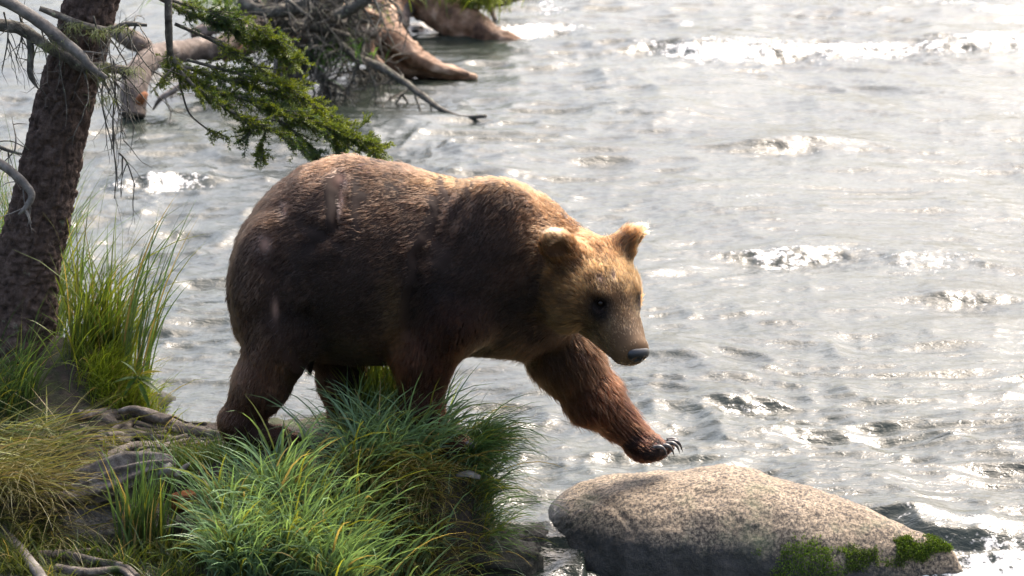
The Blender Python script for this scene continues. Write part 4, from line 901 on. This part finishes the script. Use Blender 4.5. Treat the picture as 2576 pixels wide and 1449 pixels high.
# leafy plant and fern
def leaf_mesh(base, d, up, L, W):
    t = np.linspace(0, 1, 7); s = norm(np.cross(d, up)); n = norm(np.cross(s, d)); w = W * np.sin(np.pi * np.clip(t, 0, 1) ** .75) + .0006
    c = base + d * (t * L)[:, None] - n * (.25 * L * t ** 2)[:, None]
    V = np.concatenate([c - s * w[:, None] * .5 + n * w[:, None] * .15, c, c + s * w[:, None] * .5 + n * w[:, None] * .15]); i = np.arange(6)
    return V, [np.concatenate([np.stack([i, i + 7, i + 8, i + 1], 1), np.stack([i + 7, i + 14, i + 15, i + 8], 1)])]
pl = thing('leafy_plant', 'small plant with narrow pointed leaves over the water right of the tall grass', 'plant')
a, b = P(300, 1010, 15.15), P(345, 945, 15.1); tube_obj('stem', [a, (a + b) / 2 + np.array([0.02, 0, .02]), b], [.005, .004, .003], M_DEAD, pl, 7, 12)
for k, (ax_, az_, L) in enumerate(((.9, .45, .09), (.75, -.25, .10), (.3, .9, .10), (-.4, .8, .08), (-.8, .1, .08), (.5, -.8, .11), (-.5, -.5, .08), (.95, .1, .07))):
    d = norm(np.array([ax_, -.3, az_])); V, F = leaf_mesh(b - np.array([0, 0, .012 * (k % 3)]), d, np.array([0, -.3, 1.0]), L * 1.5, .027)
    m = MB(); m.add(V, F, np.array((.05, .10, .02)) if k else np.array((.22, .19, .02))); m.build('leaf', M_LEAF, pl)
fe = thing('fern', 'small dark fern frond in the hollow beside the reeds', 'fern')
r_ = np.random.default_rng(8)
for k in range(3):
    a = onz(430 + 14 * k, 1330, .22); d = norm(np.array([.25 * (k - 1), -.4, .6])); C = spline([a, a + d * .10, a + d * .17 + np.array([0, -.03, -.02])], 16); m = MB()
    for i in range(2, 16):
        for s in (-1, 1):
            V, F = leaf_mesh(C[i], norm(np.array([s, -.2, -.1])), np.array([0, -.6, 1.0]), .055 * (1 - i / 17), .012); m.add(V, F, np.array((.03, .055, .018)))
    m.build('frond', M_LEAF, fe)

# ------------------------------------------------------------------ fallen timber on the far side of the channel
fl = thing('barked_log', 'grey barked log bent down into the river behind the spruce', 'log')
limb('wood', [(333, 292, 25.2), (338, 230, 25.3), (352, 175, 25.5), (395, 142, 25.8), (470, 128, 26.2), (560, 118, 26.6), (660, 70, 27.0), (740, 10, 27.4), (800, -60, 27.8)], [.10, .105, .11, .10, .095, .10, .11, .12, .12], M_GREYLOG, fl, 6, (.3, .8), .01, 41, rough=.12, seg=20)
limb('broken_end', [(350, 262, 25.05), (357, 246, 25.05), (368, 236, 25.1)], [.03, .045, .02], M_ORANGE, fl, 0, seed=42, rough=.3)
limb('side_root', [(275, 68, 25.9), (310, 88, 25.8), (345, 108, 25.8), (372, 120, 25.9)], [.05, .07, .08, .05], M_GREYLOG, fl, 4, (.2, .5), .008, 43, rough=.25)
limb('side_root', [(480, 205, 25.2), (440, 225, 25.2), (405, 248, 25.2), (385, 275, 25.25)], [.03, .025, .02, .01], M_GREYLOG, fl, 3, (.2, .4), .008, 44)
dw = thing('driftwood_trunk', 'sunlit brown driftwood trunk with split roots tapering into the river', 'driftwood')
limb('wood', [(930, -120, 28.6), (925, -20, 28.2), (930, 60, 27.9), (960, 120, 27.6), (1010, 158, 27.4), (1090, 176, 27.3), (1200, 196, 27.2)], [.24, .25, .27, .22, .14, .085, .02], M_DRIFT, dw, 0, seed=45, rough=.2, seg=26, groove=.3)
limb('split_root', [(960, 20, 27.6), (985, 85, 27.4), (1040, 140, 27.2), (1110, 172, 27.1), (1180, 188, 27.05)], [.11, .12, .085, .05, .015], M_DRIFT, dw, 0, seed=46, rough=.2, groove=.3)
limb('split_root', [(990, -30, 28.0), (975, 20, 27.8), (955, 70, 27.4), (915, 120, 27.2), (880, 150, 27.2)], [.13, .12, .11, .08, .04], M_DRIFT, dw, 0, seed=47, rough=.2, groove=.3)
limb('split_root', [(900, 10, 27.6), (880, 70, 27.4), (840, 120, 27.3), (815, 160, 27.2)], [.12, .11, .08, .04], M_GREYLOG, dw, 3, (.3, .6), .01, 48, rough=.2, groove=.2)
st = thing('uprooted_stump', 'dark uprooted stump arching over white water with a log running into the river', 'stump')
limb('root_arch', [(985, 75, 29.4), (992, 30, 29.6), (1025, -5, 29.8), (1080, -30, 30)], [.09, .12, .16, .2], M_GREYLOG, st, 4, (.2, .6), .012, 49, rough=.25)
limb('root', [(1012, 70, 29.3), (1020, 30, 29.5), (1050, 0, 29.7)], [.05, .07, .1], M_GREYLOG, st, 0, seed=50, rough=.25)
limb('log', [(1040, -50, 29.8), (1095, 5, 29.6), (1150, 48, 29.4), (1210, 80, 29.3), (1260, 97, 29.25), (1330, 112, 29.2)], [.24, .22, .18, .14, .09, .02], M_DRIFT, st, 0, seed=51, rough=.18, seg=22, groove=.2)
limb('root', [(1200, -40, 30), (1230, 10, 29.9), (1245, 50, 29.8)], [.04, .03, .02], M_GREYLOG, st, 3, (.2, .5), .01, 52)
limb('branch', [(1190, -10, 30), (1250, 5, 30.1), (1330, -20, 30.2)], [.05, .05, .05], M_GREYLOG, st, 0, seed=53)
def far_grass(label, px, py, Y, sx_, N, L, cA, cB, seed):
    r = np.random.default_rng(seed); c = P(px, py, Y); base = c + r.normal(0, 1, (N, 3)) * np.array([sx_, .15, .06])
    col = np.array(cA) + (np.array(cB) - np.array(cA)) * r.random((N, 1)); m = MB()
    m.add(*blades(base, r.uniform(0, 6.28, N), r.uniform(L * .5, L, N), np.full(N, .012), r.uniform(.1, 1, N), r.uniform(.4, 1.8, N), col, 5, col * 1.3)); o = m.build('grass_tuft', M_GRASS, None, 'stuff'); o['label'] = label
far_grass('sunlit grass tuft growing on the stump log in the river', 1190, 10, 29.5, .16, 700, .55, (.09, .13, .02), (.17, .20, .03), 1)
far_grass('green grass on the fallen timber behind the spruce bough', 620, 8, 27.6, .3, 500, .5, (.07, .13, .02), (.14, .20, .03), 2)
far_grass('green leaves among the dead branches over the river', 830, 150, 26.4, .14, 220, .25, (.03, .09, .02), (.07, .14, .03), 3)
far_grass('green leaves under the tangled dead branches', 780, 60, 26.9, .3, 260, .3, (.03, .08, .02), (.10, .14, .03), 4)
ft = thing('fallen_tree', 'tangle of dead lichened branches of a fallen tree leaning over the river', 'dead tree')
limb('trunk', [(700, -80, 27.6), (720, 0, 27.2), (750, 80, 26.9), (745, 170, 26.6), (740, 205, 26.5)], [.15, .14, .12, .10, .06], M_GREYLOG, ft, 10, (.4, 1.0), .014, 54, rough=.2)
for k, (q, a, b) in enumerate([([(660, -20), (760, 30), (830, 90), (890, 140), (960, 170), (1015, 205), (1062, 240), (1110, 275), (1160, 294), (1222, 292)], .045, .016), ([(800, -30), (790, 60), (770, 130), (815, 200), (832, 250)], .04, .015), ([(870, -40), (850, 30), (880, 100), (900, 150)], .05, .02),
                                ([(760, -40), (800, 40), (870, 60), (930, 50)], .045, .02), ([(690, 20), (760, 110), (800, 170), (826, 220), (840, 290)], .035, .012), ([(720, -30), (690, 40), (700, 120), (690, 190)], .05, .02), ([(860, -40), (820, 20), (760, 60), (700, 70)], .05, .03), ([(640, 10), (720, 60), (800, 70), (880, 90)], .05, .02),
                                ([(1060, 240), (1035, 225), (1010, 240), (985, 280)], .016, .008), ([(910, 150), (890, 190), (900, 215)], .015, .006), ([(840, 40), (900, 10), (960, -40)], .05, .05), ([(600, 0), (660, 30), (740, 20), (800, -20)], .06, .05)]):
    Yb = 26.6 - .05 * k if k else 25.6
    q3 = [(x_, y_, (26.8 - 1.6 * i / (len(q) - 1)) if k == 0 else Yb) for i, (x_, y_) in enumerate(q)]
    limb('branch', q3, np.linspace(a, b, len(q)), M_DEAD, ft, 16 if k not in (8, 9) else 4, (.15, .6), .010, 400 + k, rough=.2, seg=12, down=.3)

for k in range(22):
    r_ = np.random.default_rng(700 + k); x0, y0 = r_.uniform(620, 930), r_.uniform(-50, 60); x1, y1 = x0 + r_.uniform(-90, 110), y0 + r_.uniform(60, 170); Yb = r_.uniform(26.0, 27.4); a = r_.uniform(.012, .035)
    limb('branch', [(x0, y0, Yb), (x0 + (x1 - x0) * .4 + r_.normal(0, 14), y0 + (y1 - y0) * .4, Yb - .1), (x1, y1, Yb - .2)], [a, a * .8, a * .3], M_DEAD, ft, 9, (.15, .5), .008, 720 + k, rough=.2, seg=9, down=.3)

for k, (q, a, b) in enumerate([([(860, 10), (850, 70), (870, 120), (905, 160)], .09, .03), ([(905, -20), (890, 40), (850, 80), (800, 95)], .10, .04), ([(940, 30), (920, 90), (930, 140), (960, 168)], .10, .04), ([(820, -20), (840, 40), (890, 75), (950, 80)], .08, .05), ([(700, 60), (650, 100), (610, 130), (560, 150)], .08, .03), ([(640, -10), (600, 40), (540, 70), (480, 85)], .08, .04), ([(760, 90), (720, 140), (700, 180), (690, 205)], .07, .03)]):
    limb('root', [(x_, y_, 27.0 - .1 * k) for x_, y_ in q], np.linspace(a, b, len(q)), (M_DRIFT, M_GREYLOG)[k % 2], dw, 4, (.2, .5), .010, 800 + k, rough=.25, seg=14, groove=.25)
